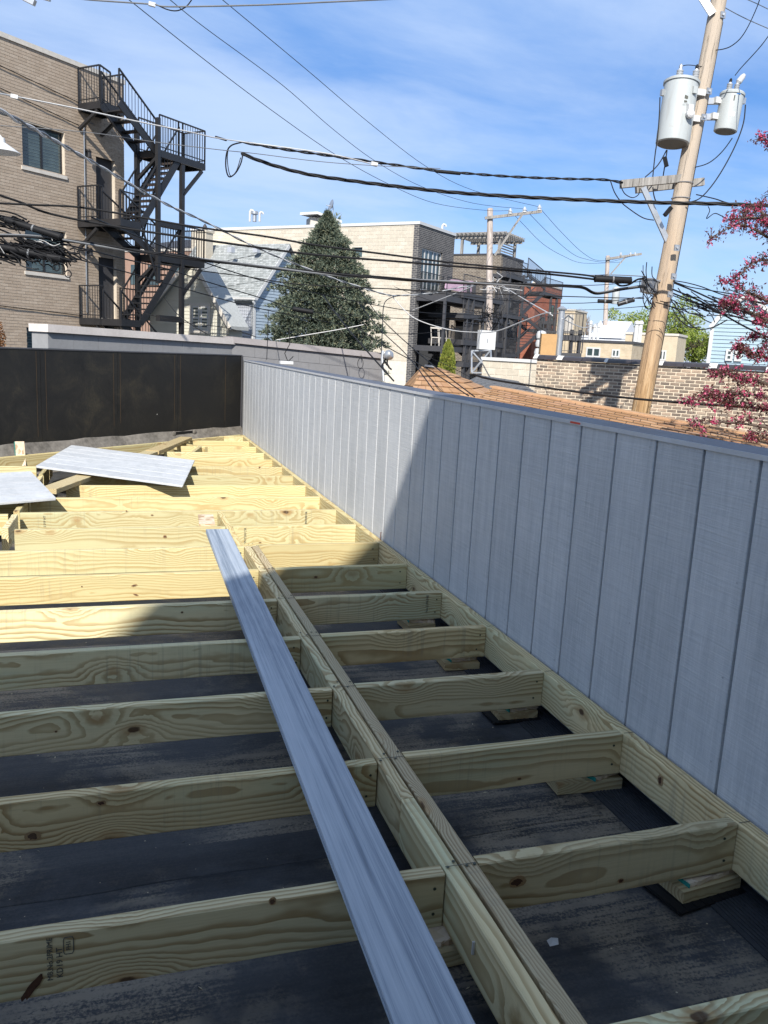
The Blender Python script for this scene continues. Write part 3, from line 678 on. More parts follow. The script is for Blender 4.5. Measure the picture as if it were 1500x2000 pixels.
MB().box(1.5885,1.5893,2.63,2.70,TOPZ-.003,TOPZ+.004).build('red_mark', M_TAPE, SW, g=1)
# nail standing at the rim
nl = MB(); nl.tube([(1.575,4.83,.0),(1.577,4.83,.05)], .0022, 6); nl.lathe((1.577,4.83,.05), [(.0055,0),(.0055,.0015)], 8); tag(nl.build('nail', plain('rusty_nail', (.2,.07,.03), .6, .3), origin=(1.575,4.83,0)), 'rusty nail standing in the rim joist at the shadow edge', 'nail')

# ------------------------------------------------------------------ black sheathing wall behind the deck
wp = Vector((1.60, 11.14, 0)); wd = Vector((1.1,1.0,0)).normalized(); wn = Vector((wd.y,-wd.x,0))   # wn faces the camera
ang = math.atan2(wd.y, wd.x)
BW = empty('black_wall', wp, 'low black sheathed parapet wall with dusty base across the far end of the deck', 'wall', rot=ang, o=(0,0,0))
def along(px, py):
    d = ray(px, py); t = (wp-C0).dot(wn)/d.dot(wn); P = C0+d*t; return (P-wp).dot(wd), P.z
marks = [along(x, 760)[0] for x in (-260, -90, 80, 230, 347, 440)]+[-.005]
for i in range(len(marks)-1):
    m = MB().box(marks[i]+.002, marks[i+1]-.002, 0, .018, -.1, 1.0)
    m.build('panel', M_BLK, BW)
MB().box(marks[0], -.005, .0185, .16, ZG+.3, .997).build('core', M_BLK, BW)
MB().box(marks[0], -.002, -.006, .18, 1.001, 1.012).build('cap', M_DKGREY, BW)
ln = MB()
for px in (72, 90, 222, 235, 341, 352, 440):
    s = along(px, 760)[0]; z0 = .12+random.uniform(0,.1); ln.box(s-.0012, s+.0012, -.0022, -.0004, z0, .985); 
ln.build('chalk_line', M_CHALK, BW)
fl = MB(); s0 = marks[0]
M_FLASH = plain('dusty_membrane', (.17,.155,.135), .8, 0, .6, 2.5, .2, .4)
nseg = 26
for i in range(nseg):
    u0 = s0+(-.004-s0)*i/nseg; u1 = s0+(-.004-s0)*(i+1)/nseg
    def row(u): j = .006*math.sin(u*7)+.004*math.sin(u*19); return [(u,-.24,RZ+.003),(u,-.14+j,RZ+.05),(u,-.035+j*.5,.03+j),(u,-.012,.085+j)]
    a, b = row(u0), row(u1); fl.add(a+b, [(k,4+k,5+k,k+1) for k in range(3)])
normals_fix(fl.build('base_flashing', M_FLASH, BW))
# scupper
sx = along(358, 850)[0]
M_VOID = plain('dark_void', (.004,.004,.004), .9)
sc = MB().box(sx-.17, sx+.14, -.030, -.002, -.01, .075).build('scupper', M_VOID, BW)
for d in (-.19, .16): MB().lathe((sx+d,-.032,.06), [(.03,0),(.028,.006),(.01,.01)], 9, axis=(0,-1,0)).build('flashing_patch', M_FLASH, BW)
# trim strip along the corner
MB().box(-.02,-.003,-.02,-.003,-.1,1.0).build('corner_strip', M_DKGREY, BW)

# ------------------------------------------------------------------ the house behind the camera whose roof edge shades the deck
HN = Vector((.534,-.669,0)); hl = HN.length; HN.normalize(); HD = Vector((-HN.y, HN.x, 0))
zc = 5.8; off = (-2.406+.517*zc)/hl
hb = HN*off
hrot = math.atan2(HD.y, HD.x)
HS = empty('rear_house', hb+Vector((0,0,ZG)), 'tall cream house standing behind the camera and shading the near deck', 'house', rot=hrot, o=(0,0,0))
def clampx(x): return x
MB().box(-6.4, 2.1, -6, -.02, 0, zc-ZG-.12).build('wall', M_CREAMLAP, HS)
MB().box(-6.45, 2.15, -6.05, 0, zc-ZG-.119, zc-ZG).build('coping', M_TRIM, HS)
MB().box(-1.0,.2,-.019,.01,3.75,5.9).build('door', M_DKGREY, HS)
M_BLIND = plain('blind_slats', (.10,.14,.145), .7)
# ================================================================== BACKGROUND
def inframe(P, m=30):
    x, y, z = proj(P); return z > 0 and -m < x < 1500+m and -m < y < 2000+m
def P3(face, u, w, z):      # u along the wall, w depth (into building positive)
    return (u, w, z) if face == 'b' else (w, u, z)
def gbox(m, face, u0, u1, w0, w1, z0, z1, mi=0):
    if face == 'b': return m.box(u0, u1, w0, w1, z0, z1, mi)
    return m.box(w0, w1, u0, u1, z0, z1, mi)
def wallcells(m, face, pos, thick, u0, u1, z0, z1, ops):
    us = sorted({u0, u1, *[min(max(x, u0), u1) for o in ops for x in o[:2]]}); zs = sorted({z0, z1, *[min(max(x, z0), z1) for o in ops for x in o[2:4]]})
    for i in range(len(us)-1):
        for j in range(len(zs)-1):
            cu, cz = (us[i]+us[i+1])/2, (zs[j]+zs[j+1])/2
            if any(o[0] < cu < o[1] and o[2] < cz < o[3] for o in ops): continue
            if us[i+1]-us[i] > 1e-4 and zs[j+1]-zs[j] > 1e-4: gbox(m, face, us[i], us[i+1], pos, pos+thick, zs[j], zs[j+1])
def brickwork(e, face, pos, u0, u1, z0, z1, L, H, gap, mat, mort, ops, nind=300, name='brick', thick=.25, zbase=None, skip=None, proud=.012):
    m = MB(); wallcells(m, face, pos, thick, u0, u1, zbase if zbase is not None else z0, z1, ops); m.build('wall', mort, e, g=1)
    full = []; rest = MB(); z = z0; r = 0
    while z < z1-.02:
        zt = min(z+H-gap, z1-.001); u = u0-(L/2 if r % 2 else 0)
        while u < u1:
            s0, s1 = max(u, u0), min(u+L-gap, u1)
            segs = [(s0, s1)]
            for o in ops:
                if o[2] < (z+zt)/2 < o[3]:
                    ns = []
                    for a, b in segs:
                        if b <= o[0] or a >= o[1]: ns.append((a, b))
                        else:
                            if a < o[0]: ns.append((a, o[0]-.002))
                            if b > o[1]: ns.append((o[1]+.002, b))
                    segs = ns
            for a, b in segs:
                if b-a < .02: continue
                if skip and skip((a+b)/2, (z+zt)/2): continue
                if abs((b-a)-(L-gap)) < 1e-4 and abs(zt-z-(H-gap)) < 1e-4: full.append((a, b, z, zt))
                else: gbox(rest, face, a, b, pos-proud, pos+.02, z, zt)
            u += L
        z += H; r += 1
    def key(q):
        g = P3(face, (q[0]+q[1])/2, pos, (q[2]+q[3])/2); P = fromG(*g); return (0 if inframe(P) else 1, (P-C0).length)
    full.sort(key=key)
    me = None; e0 = Vector(e['_o'])
    for k, q in enumerate(full):
        if k < nind:
            if me is None:
                b = MB(); gbox(b, face, -(L-gap)/2, (L-gap)/2, -proud, .02, -(H-gap)/2, (H-gap)/2); o = b.build(name, mat, e); me = o.data
            else: o = bpy.data.objects.new(name, me); COL.objects.link(o); o.parent = e
            o.location = Vector(P3(face, (q[0]+q[1])/2, pos, (q[2]+q[3])/2))-e0 + Vector(P3(face, 0, random.uniform(-.002,.002), 0))
        else: gbox(rest, face, q[0], q[1], pos-proud, pos+.02, q[2], q[3])
    if rest.v: o = rest.build('bricks', mat, e, g=1); o['kind'] = 'stuff'
def window(e, face, pos, u0, u1, z0, z1, fm, mull=(.5,), rec=.12, sill=True, fw=.055, trim=None, blind=None, horiz=()):
    f = MB(); w0, w1 = pos+rec, pos+rec+.05
    gbox(f, face, u0, u0+fw, w0, w1, z0, z1); gbox(f, face, u1-fw, u1, w0, w1, z0, z1)
    gbox(f, face, u0+fw, u1-fw, w0, w1, z0, z0+fw); gbox(f, face, u0+fw, u1-fw, w0, w1, z1-fw, z1)
    for t in mull: c = u0+(u1-u0)*t; gbox(f, face, c-fw*.6, c+fw*.6, w0-.003, w1+.003, z0+fw, z1-fw)
    for t in horiz: c = z0+(z1-z0)*t; gbox(f, face, u0+fw, u1-fw, w0-.002, w1, c-fw*.4, c+fw*.4)
    W_ = f.build('window', fm, e, g=1)
    p = MB(); gbox(p, face, u0+.01, u1-.01, w0+.02, w0+.03, z0+.01, z1-.01); o = p.build('pane', M_GLASS, W_)
    if blind:
        p = MB()
        for k in range(blind): zz = z1-fw-(z1-z0-2*fw)*(k+.5)/blind; gbox(p, face, u0+fw, u1-fw, w0+.012, w0+.018, zz-.008, zz+.008)
        p.build('blind', M_BLIND, W_)
    if sill: s = MB(); gbox(s, face, u0-.06, u1+.06, pos-.05, pos+rec, z0-.11, z0-.003); s.build('sill', M_TRIM, W_)
    if trim:
        s = MB(); t = .10
        gbox(s, face, u0-t, u0-.002, pos-.03, pos+.03, z0-t, z1+t); gbox(s, face, u1+.002, u1+t, pos-.03, pos+.03, z0-t, z1+t)
        gbox(s, face, u0, u1, pos-.028, pos+.03, z1+.002, z1+t); gbox(s, face, u0, u1, pos-.028, pos+.03, z0-t, z0-.002)
        s.build('trim', trim, W_)
    return W_
def railing(e, pts, h=1.05, step=.12, mat=None, up=None, name='railing'):
    m = MB()
    for i in range(len(pts)-1):
        p, q = Vector(pts[i]), Vector(pts[i+1]); U = Vector((0,0,1)); d = q-p
        m.bar(p+U*h, q+U*h, .05, .04); m.bar(p+U*.10, q+U*.10, .03, .03)
        n = max(1, int(Vector((d.x,d.y)).length/step))
        for k in range(n+1):
            r = p.lerp(q, k/n); w = .04 if k in (0, n) else .014
            m.bar(r+U*(.0), r+U*(h-.002), w, w)
    return m.build(name, mat or M_BLKMET, e, g=1)
def flight(e, a0, z0, a1, z1, b0, b1, mat=None, rails=True, h=1.0):
    mat = mat or M_BLKMET; n = max(4, int(abs(z1-z0)/.19)); s = 1 if a1 > a0 else -1
    for b in (b0, b1): MB().bar((a0, b, z0-.1), (a1, b, z1-.1), .045, .22).build('stringer', mat, e, g=1)
    for k in range(1, n):
        t = k/n; a = a0+(a1-a0)*t; z = z0+(z1-z0)*t
        MB().box(a-.13, a+.13, min(b0,b1)+.03, max(b0,b1)-.03, z-.04, z).build('tread', mat, e, g=1)
    if rails:
        for b in (b0, b1): railing(e, [(a0, b, z0-.02), (a1, b, z1-.02)], h, .13, mat)
def deckp(e, a0, a1, b0, b1, z, mat=None, t=.22):
    MB().box(a0, a1, b0, b1, z-.04, z).build('platform', mat or M_BLKMET, e, g=1)
    f = MB(); w = .05
    f.box(a0, a1, b0-.004, b0+w, z-t, z-.041); f.box(a0, a1, b1-w, b1+.004, z-t, z-.041); f.box(a0-.004, a0+w, b0+w, b1-w, z-t, z-.041); f.box(a1-w, a1+.004, b0+w, b1-w, z-t, z-.041)
    f.build('platform_edge', mat or M_BLKMET, e, g=1)
def post(e, a, b, z0, z1, w=.14, mat=None): return MB().box(a-w/2, a+w/2, b-w/2, b+w/2, z0, z1).build('post', mat or M_BLKMET, e, g=1)
def brace(e, p, q, w=.09, mat=None, name='brace'): return MB().bar(p, q, w, w).build(name, mat or M_BLKMET, e, g=1)

# ---------------------------------------------------------- left taupe block building
TB = gthing('apartment_building', -3, 0, ZG, 'three storey taupe block building with black framed windows at the left', 'building')
ops = [(-4.05,-2.49,6.14,7.43),(-4.05,-2.50,3.03,4.40),(-4.09,-2.55,-.35,1.32),(-1.23,-.42,4.90,7.04),(-1.18,-.39,1.76,3.81)]
brickwork(TB, 'b', 0, -6.6, 0, .2, 9.56, .295, .092, .013, M_BR_TAUPE, M_MORT, ops, zbase=ZG)
m = MB().box(-22, -6.601, 0, .25, ZG, 9.56).box(-.25, 0, .251, 13, ZG, 9.56).box(-22, 0, 12.7, 13, ZG, 9.5).box(-22, -.26, .26, 12.6, 9.2, 9.3); m.build('wall', M_MORT, TB, g=1)
MB().box(-22, .03, -.05, .3, 9.561, 9.70).box(-.3, .04, .301, 13, 9.561, 9.70).build('coping', M_TRIM, TB, g=1)
window(TB, 'b', 0, -4.05, -2.49, 6.14, 7.43, M_BLKMET, (.5,), blind=12)
window(TB, 'b', 0, -4.05, -2.50, 3.03, 4.40, M_BLKMET, (.5,), blind=10)
window(TB, 'b', 0, -4.09, -2.55, -.35, 1.32, M_BLKMET, (.68,), blind=16)
for (u0, u1, z0, z1) in ops[3:]:
    d = MB().box(u0, u1, .14, .19, z0, z1).build('door', M_DKGREY, TB, g=1)
    MB().box(u0+.08, u0+.11, .10, .138, z0+.95, z0+1.05).build('handle', M_GALV, d)
    MB().box(u0-.02, u1+.02, -.02, .14, z0-.06, z0-.002).build('threshold', M_TRIM, d)
cd = MB().tube([(-1.72,-.04,8.0),(-1.62,-.04,8.06)]+[(-1.74,-.045,z) for z in (7.9,6.5,5.0,3.5,2.0)][::1], .022, 6)
cd = MB().tube([(-1.35,-.04,7.98),(-1.68,-.04,8.02),(-1.74,-.045,7.9),(-1.74,-.045,6.5),(-1.74,-.045,4.9),(-1.74,-.045,1.9)], .022, 6); cd.build('conduit', M_GALV, TB, g=1)
for z in (6.95, 3.85):
    m = MB(); m.lathe((-1.66,-.20,z-.1), [(.03,0),(.07,.02),(.055,.18),(.085,.19),(.02,.27)], 8); m.box(-1.70,-1.62,-.20,-.001,z+.13,z+.16); m.box(-1.72,-1.60,-.03,-.0005,z-.02,z+.2); m.build('wall_lantern', M_BLKMET, TB, g=1)
# cables fixed along the facade
for (za, zb) in ((8.92, 8.30), (8.35,7.55), (1.95,1.72)):
    pts = [(-6.5+i*.65, -.05-.01*(i % 2), za+(zb-za)*i/10) for i in range(8 if za > 3 else 8)]
    MB().tube(pts, .014, 5).build('facade_cable', M_RUBBER, TB, g=1)

# fire stair
ST = gthing('fire_escape', -.38, -1, ZG, 'black steel fire escape with switchback stairs on the taupe building corner', 'fire escape')
deckp(ST, -1.95, -.95, -1.05, -.03, 8.45)
railing(ST, [(-1.93,-.05,8.45),(-1.93,-1.02,8.45)]); railing(ST, [(-.97,-.05,8.45),(-.97,-1.02,8.45)])
railing(ST, [(-1.93,-1.03,8.45),(-1.5,-1.03,8.35)])
brace(ST, (-1.9,-.03,7.7), (-1.9,-.9,8.2)); brace(ST, (-1.0,-.03,7.7), (-1.0,-.9,8.2))
flight(ST, -1.9, 8.42, -.32, 7.30, -1.05, -1.85, h=.92)
for M_, L_ in ((7.28, 4.85), (3.95, 1.72)):
    deckp(ST, -.35, 1.87, -2.02, -1.0, M_)
    railing(ST, [(-.33,-2.0,M_),(.55,-2.0,M_),(.75,-2.0,M_-.0),(1.85,-2.0,M_),(1.85,-1.02,M_),(-.30,-1.02,M_)], 1.08)
    flight(ST, .62, M_, -1.15, L_, -1.06, -1.96, h=.95)
    brace(ST, (.75,-2.0,M_-1.25), (1.7,-2.0,M_-.28), .1)
    brace(ST, (-.38,-1.03,M_-.9), (-.38,-1.9,M_-.28), .1)
    deckp(ST, -2.05, -.38, -1.05, -.03, L_)
    railing(ST, [(-2.03,-.05,L_),(-2.03,-1.03,L_),(-1.9,-1.03,L_)], 1.05)
    railing(ST, [(-1.15,-1.0,L_),(-.45,-1.0,L_)], 1.05)
    deckp(ST, -2.03, -1.15, -2.0, -1.06, L_)
    brace(ST, (-2.0,-.03,L_-.9), (-2.0,-.9,L_-.27)); brace(ST, (-.38,-.05,L_-.15), (-.38,-1.0,L_-.15), .12)
flight(ST, -1.95, 4.82, -.36, 3.95, -1.08, -1.9, h=.95)
flight(ST, -1.95, 1.70, -.2, .3, -1.08, -1.9, h=.95)
post(ST, -.38, -1.02, ZG, 8.0, .14); post(ST, .75, -1.98, ZG, 7.02, .14); post(ST, -.38, -1.98, 3.0, 8.25, .13)
brace(ST, (-.38,-1.98,4.95), (.75,-1.98,4.95), .14, name='beam'); brace(ST, (-.38,-1.98,1.85), (.75,-1.98,1.85), .2, name='beam')
brace(ST, (-.38,-1.9,6.2), (-.38,-1.05,4.0), .05); brace(ST, (-.38,-1.98,3.0), (-1.2,-1.98,5.0), .05)
# rooftop box behind the top landing
rb = gthing('roof_unit', -.9, 1.6, 9.3, 'tan rooftop air unit beside the top landing of the fire escape', 'rooftop unit')
MB().box(-1.25,-.35,.9,2.0,8.6,9.62).build('cabinet', M_TRIM, rb, g=1); MB().box(-1.3,-.3,.85,2.05,9.62,9.68).build('lid', M_WHITE, rb, g=1)

# ---------------------------------------------------------- grey painted block garage beyond the black wall
GG = gthing('garage', -12, -14, ZG, 'long low painted grey block garage with pale coping behind the black wall', 'garage')
bF = -14.28; aC = -11.06
def cmu(name, mat, p0, p1, zt0, zt1, thick, cap, capm, rows):
    """blocks on an oblique face from grid point p0 to p1; each course one row of blocks"""
    p0, p1 = Vector((*p0, 0)), Vector((*p1, 0)); d = p1-p0; L = d.length; x = d.normalized(); nrm = Vector((x.y, -x.x, 0))
    def q(u, w, z): v = p0+x*u-nrm*w; return (v.x, v.y, z)
    def slab(m, u0, u1, w0, w1, za0, za1, zb0, zb1):
        m.add([q(u0,w0,za0),q(u1,w0,za1),q(u1,w1,za1),q(u0,w1,za0),q(u0,w0,zb0),q(u1,w0,zb1),q(u1,w1,zb1),q(u0,w1,zb0)], [(0,3,2,1),(4,5,6,7),(0,1,5,4),(1,2,6,5),(2,3,7,6),(3,0,4,7)])
    zt = lambda u: zt0+(zt1-zt0)*u/L
    m = MB(); slab(m, 0, L, 0, thick, ZG, ZG, zt(0)-.1, zt(L)-.1); normals_fix(m.build('wall', mat, GG, g=1))
    for r in range(rows):
        u = -.2 if r % 2 else 0
        while u < L:
            s0, s1 = max(u, 0.0)+.002, min(u+.4, L)-.002
            if s1-s0 > .05:
                h = .2; m = MB(); slab(m, s0, s1, -.006, .01, zt(s0)-.1-h*(r+1)+.004, zt(s1)-.1-h*(r+1)+.004, zt(s0)-.1-h*r-.002, zt(s1)-.1-h*r-.002)
                o = m.build('block', mat, GG, g=1); normals_fix(o)
            u += .4
    m = MB(); slab(m, -.03, L+.03, -.05, thick+.02, zt(0)-.098, zt(L)-.098, zt(0), zt(L)); o = m.build('coping', capm, GG, g=1); normals_fix(o)
cmu('a', M_CMU, (-14.6, bF), (aC, bF), 1.275, 1.235, .3, 1, M_COPE, 5)
pE = gD(748, 687, 15)
cmu('b', M_CMU2, (aC+.001, bF-.001), (pE.x, pE.y), 1.26, 1.115, .3, 1, plain('grey_coping', (.30,.275,.27), .7), 6)
rr = MB().add([(-14.6,bF+.3,.7),(aC,bF+.3,.7),(pE.x,pE.y+.25,.6),(pE.x+.5,pE.y+6,.6),(-14.6,bF+6,.7)], [(0,1,2,3,4)]); rr.build('roof', M_ASPH, GG, g=1)
MB().box(pE.x-.02, pE.x+.0, pE.y+.28, pE.y+6, ZG, .62).build('end_wall', M_CMU2, GG, g=1)
MB().box(-14.61,-14.6, bF+.3, bF+6, ZG, .72).build('end_wall', M_CMU, GG, g=1)
# white fixture + satellite style meter head on its corner
lt = wthing('wall_light', atD(560, 706, 11.5), 'small white box fitting on thin black wires above the grey siding', 'light fitting')
c = atD(559, 708, 11.5); MB().box(c.x-.09,c.x+.09,c.y-.05,c.y+.05,c.z-.02,c.z+.02).build('box', M_WHITE, lt, g=1)
MB().tube([c+Vector((.02,0,.02)), atD(556,690,11.5), atD(566,672,11.5), atD(565,640,11.5)], .006, 5).build('wire', M_RUBBER, lt, g=1)
MB().tube([c+Vector((.03,0,.02)), atD(573,696,11.5)], .006, 5).build('wire', M_RUBBER, lt, g=1)
wh = wthing('weatherhead', atD(752, 690, 14.8), 'grey electric service head with looping black wires on the garage corner', 'service head')
c = atD(757, 695, 14.8); MB().lathe(c-Vector((.02,.05,.0)), [(.02,-.05),(.07,-.03),(.095,.03),(.08,.08),(.03,.11)], 12, axis=(.7,-.5,.5)).build('head', M_GALV, wh, g=1, smooth=True)
MB().tube([atD(749,745,14.8), atD(746,700,14.8), atD(748,685,14.8)], .025, 8).build('conduit', M_GALV, wh, g=1)
for k, (x, y) in enumerate(((757,712),(762,718),(752,722))):
    MB().tube([c, atD(x-6,y-8,14.75), atD(x-2,y,14.75), atD(x+3,y+4,14.75)], .016, 6).build('wire', M_RUBBER, wh, g=1)

# ---------------------------------------------------------- neighbouring roofs just over the parapet
def shingled(e, corners, rows, cols, mat, base, nind=300, name='shingle'):
    """corners: lower-left, lower-right, upper-right, upper-left (world)"""
    A, B, C, D = [Vector(c) for c in corners]; n = (B-A).cross(D-A).normalized()
    if n.z < 0: n = -n
    MB().add([A,B,C,D,A-n*.15,B-n*.15,C-n*.15,D-n*.15], [(0,1,2,3),(7,6,5,4),(0,4,5,1),(1,5,6,2),(2,6,7,3),(3,7,4,0)]).build('roof', base, e, g=1)
    lst = []
    for r in range(rows):
        o = (r*.37) % 1
        for c in range(-1, cols+1):
            s0, s1 = max(0, (c+o)/cols), min(1, (c+1+o)/cols-.045/cols)
            if s1-s0 < .15/cols: continue
            t0, t1 = r/rows, min(1, (r+.96)/rows)
            P = lambda s, t: (A.lerp(B, s)).lerp(D.lerp(C, s), t)
            q = [P(s0,t0)+n*.022, P(s1,t0)+n*.022, P(s1,t1)+n*.005, P(s0,t1)+n*.005]
            cen = (q[0]+q[2])/2; lst.append((0 if inframe(cen) else 1, (cen-C0).length, q, cen))
    lst.sort(key=lambda k: (k[0], k[1])); rest = MB()
    for k, (_, _, q, cen) in enumerate(lst):
        vs = q+[v-n*.014 for v in q[:2]]; fs = [(0,1,2,3),(4,5,1,0),(0,3,4),(1,5,2)]
        if k < nind: MB().add(vs, fs).build(name, mat, e, g=1, origin=cen)
        else: rest.add(vs, fs)
    if rest.v: rest.build('shingles', mat, e, g=1)['kind'] = 'stuff'
hip = atD(836, 717, 17); hl = atD(700, 755, 14.0); hr = atD(1010, 798, 13.2); hc = atD(905, 815, 11.2)
R1 = wthing('hip_roof_garage', Vector((hip.x, hip.y, ZG)), 'brown shingled hip roof garage with small pale ridge patch beyond the parapet', 'garage')
hcol = atD(760, 790, 11.5)
ez = -.35
a = atZ(690, 760, ez); a = Vector((4.0,12.2,ez)); b_ = Vector((6.6, 10.2, ez)); c_ = Vector((9.2, 14.2, ez)); d_ = Vector((5.2, 17.0, ez))
pk0 = atD(823, 716, 16.2); pk1 = atD(856, 718, 16.2)
shingled(R1, (a, b_, pk1, pk0), 15, 8, M_SHB, M_SHDK, 160)
shingled(R1, (b_, c_, pk1+Vector((.01,0,0)), pk1), 15, 9, M_SHB, M_SHDK, 120)
MB().add([a,d_,pk0], [(0,1,2)]).add([c_,d_,pk0,pk1], [(0,1,2,3)]).build('roof', M_SHB, R1, g=1)
MB().add([(p.x*.97+6.2*.03,p.y*.97+13.5*.03,zz) for zz in (ZG, ez) for p in (a,b_,c_,d_)], [(0,1,5,4),(1,2,6,5),(2,3,7,6),(3,0,4,7)]).build('wall', M_CMU, R1, g=1)
MB().bar(pk0.lerp(pk1,.2)+Vector((0,0,.02)), pk0.lerp(pk1,.75)+Vector((0,0,.02)), .35, .03).build('ridge_patch', M_GALV, R1, g=1)
# long shingled garage in front of the brick wall
R2 = wthing('shingled_garage', fromG(-7, -20, ZG), 'long brown shingled garage roof in front of the old brick wall', 'garage')
def wz(px, py, z): return atZ(px, py, z)
top_l = atD(962, 757, 15.2); top_r = atD(1560, 868, 12.3); top_m = None
lo_l = atD(905, 800, 11.8); lo_r = atD(1600, 960, 8.8)
shingled(R2, (lo_l, lo_r, top_r, top_l), 12, 19, M_SHB, M_SHDK, 300)
bk = GB*0.0+Vector((.35,.32,0))
MB().add([lo_l-Vector((0,0,.02)), lo_r-Vector((0,0,.02)), top_r-Vector((0,0,.02)), top_l-Vector((0,0,.02))]+[Vector((p.x,p.y,ZG)) for p in (lo_l,lo_r,top_r,top_l)], [(0,4,5,1),(1,5,6,2),(2,6,7,3),(3,7,4,0)]).build('wall', M_CMU, R2, g=1)
MB().bar(top_l+Vector((0,0,.02)), top_r+Vector((0,0,.02)), .22, .03).build('ridge_cap', M_SHB, R2, g=1)
# grey roofs
R3 = wthing('grey_roof_shed', atD(960, 745, 20), 'low grey shingled roof between the hip roof and the white wall', 'shed')
g0, g1, g2, g3 = atD(900, 752, 18.0), atD(1060, 775, 18.2), atD(1010, 744, 23), atD(938, 733, 23)
shingled(R3, (g0, g1, g2, g3), 10, 8, M_SHG if False else M_ASPH, M_ASPH, 80)
MB().add([g0-Vector((0,0,.02)), g1-Vector((0,0,.02)), g2-Vector((0,0,.02)), g3-Vector((0,0,.02))]+[Vector((p.x,p.y,ZG)) for p in (g0,g1,g2,g3)], [(0,4,5,1),(1,5,6,2),(2,6,7,3),(3,7,4,0)]).build('wall', M_CMU, R3, g=1)
R4 = wthing('flat_grey_roof', Vector((3.2, 9, ZG)), 'grey asphalt roof of the next garage just behind the siding wall', 'garage')
f0, f1, f2, f3 = Vector((1.845,4.2,.80)), Vector((3.1,5.6,.55)), Vector((4.4,13.0,.56)), Vector((1.99,12.2,.86))
shingled(R4, (f0, f1, f2, f3), 44, 8, M_ASPH, M_ASPH, 180)
MB().add([f0-Vector((0,0,.02)), f1-Vector((0,0,.02)), f2-Vector((0,0,.02)), f3-Vector((0,0,.02))]+[Vector((p.x,p.y,ZG)) for p in (f0,f1,f2,f3)], [(0,4,5,1),(1,5,6,2),(2,6,7,3),(3,7,4,0)]).build('wall', M_CMU, R4, g=1)

# ---------------------------------------------------------- old brick wall along the alley
_b = gD(1200, 700, 20); aW = _b.x; uL = gA(1050, 695, aW).y; uR = gA(1560, 715, aW).y; zT = _b.z-.12
OB = gthing('old_brick_wall', aW, uL-3, ZG, 'weathered common brick wall with dark clay coping behind the leaning pole', 'wall')
brickwork(OB, 'a', aW, uR, uL, -1.0, zT, .222, .078, .026, M_BR_OLD, M_MORT_OLD, [], nind=300, zbase=ZG)
MB().box(aW+.251, aW+6, uL-.25, uL, ZG, zT-.02).build('return_wall', M_MORT_OLD, OB, g=1)
MB().box(aW+.26, aW+6, uR, uL-.26, zT-.32, zT-.28).build('roof', M_ASPH, OB, g=1)
u = uR; k = 0
M_CLAY = plain('dark_clay_coping', (.035,.028,.028), .35, 0, .4, 5, .6); 
while u < uL-.01:
    L = .60; m = MB(); zz = zT+.002+(k % 2)*.006; n = 7
    sec = [(-.06+.40*i/(n-1), zz+.012+.10*math.sin(math.pi*i/(n-1))) for i in range(n)]+[(.34, zz), (-.06, zz)]
    e0 = min(u+L-.012, uL+.05)
    vs = [(aW+x, u, z) for x, z in sec]+[(aW+x, e0, z) for x, z in sec]; q = len(sec)
    m.add(vs, [tuple(range(q)), tuple(range(2*q-1,q-1,-1))]+[(i,q+i,q+(i+1)%q,(i+1)%q) for i in range(q)])
    normals_fix(m.build('coping_tile', M_CLAY, OB, g=1)); 
    if k % 2 == 0 or k > 8:
        m = MB(); w0 = e0-.02-.12*random.random()
        vs = [(aW+x-.003*(1 if i < q//2 else -1), w0, z+.006) for i, (x, z) in enumerate(sec)]+[(aW+x, e0+.05, z+.010) for x, z in sec]
        m.add(vs, [tuple(range(q)), tuple(range(2*q-1,q-1,-1))]+[(i,q+i,q+(i+1)%q,(i+1)%q) for i in range(q)]); normals_fix(m.build('mortar_patch', plain('white_patch', (.6,.58,.54), .8) if k == 0 else bpy.data.materials['white_patch'], OB, g=1))
    u += L; k += 1
# ivory block wall beyond
P = gD(952, 700, 26); Q = gA(1052, 700, P.x)
IV = gthing('ivory_wall', P.x, P.y, ZG, 'low ivory block wall between the pole with a cabinet and the brick wall', 'wall')
brickwork(IV, 'a', P.x, Q.y-1.0, P.y+.15, -.6, P.z-.06+.0, .40, .2, .02, M_BR_WHITE, M_MORT_W, [], nind=120, name='block', zbase=ZG)
MB().box(P.x-.05, P.x+.3, Q.y-1.0, P.y+.2, P.z-.058, P.z+.04).build('coping', M_WHITE, IV, g=1)

# chimney pipe, board and white bag behind the brick wall
def pole_prop(name, px, y0, y1, dep, r, mat, label, cat, cap=True):
    p, q = atD(px, y1, dep), atD(px, y0, dep); q = Vector((p.x, p.y, q.z)); e = wthing(name, p, label, cat)
    MB().tube([p, q], r, 12).build('pipe', mat, e, g=1, smooth=True)
    if cap: MB().lathe(q, [(r*1.5,.0),(r*1.6,.03),(r*.4,.10)], 12).build('pipe_cap', mat, e, g=1)
    return e
pole_prop('flue_pipe', 1089, 606, 700, 22.5, .085, M_GALV, 'tall silver flue pipe rising behind the brick wall', 'flue')
p = atD(1070, 676, 22.3); e = tag(MB().box(-.22,.22,-.03,.03,-.35,.32).build('plywood_sheet', M_ORB, loc=p, rot=(.05,0,-.35)), 'orange plywood sheet leaning beside the silver flue pipe', 'board')
p = atD(1056, 672, 22.6); m = MB()
for k, (dx, dz, r) in enumerate(((0,.24,.13),(.02,.02,.15),(-.01,-.22,.14))): m.lathe(p+Vector((dx,0,dz)), [(.02,-.13),(r,-.09),(r*1.08,0),(r*.9,.09),(.03,.12)], 12)
tag(m.build('white_cowl', M_WHITE, origin=p, smooth=True), 'white stacked vent cowl beside the orange plywood sheet', 'vent')

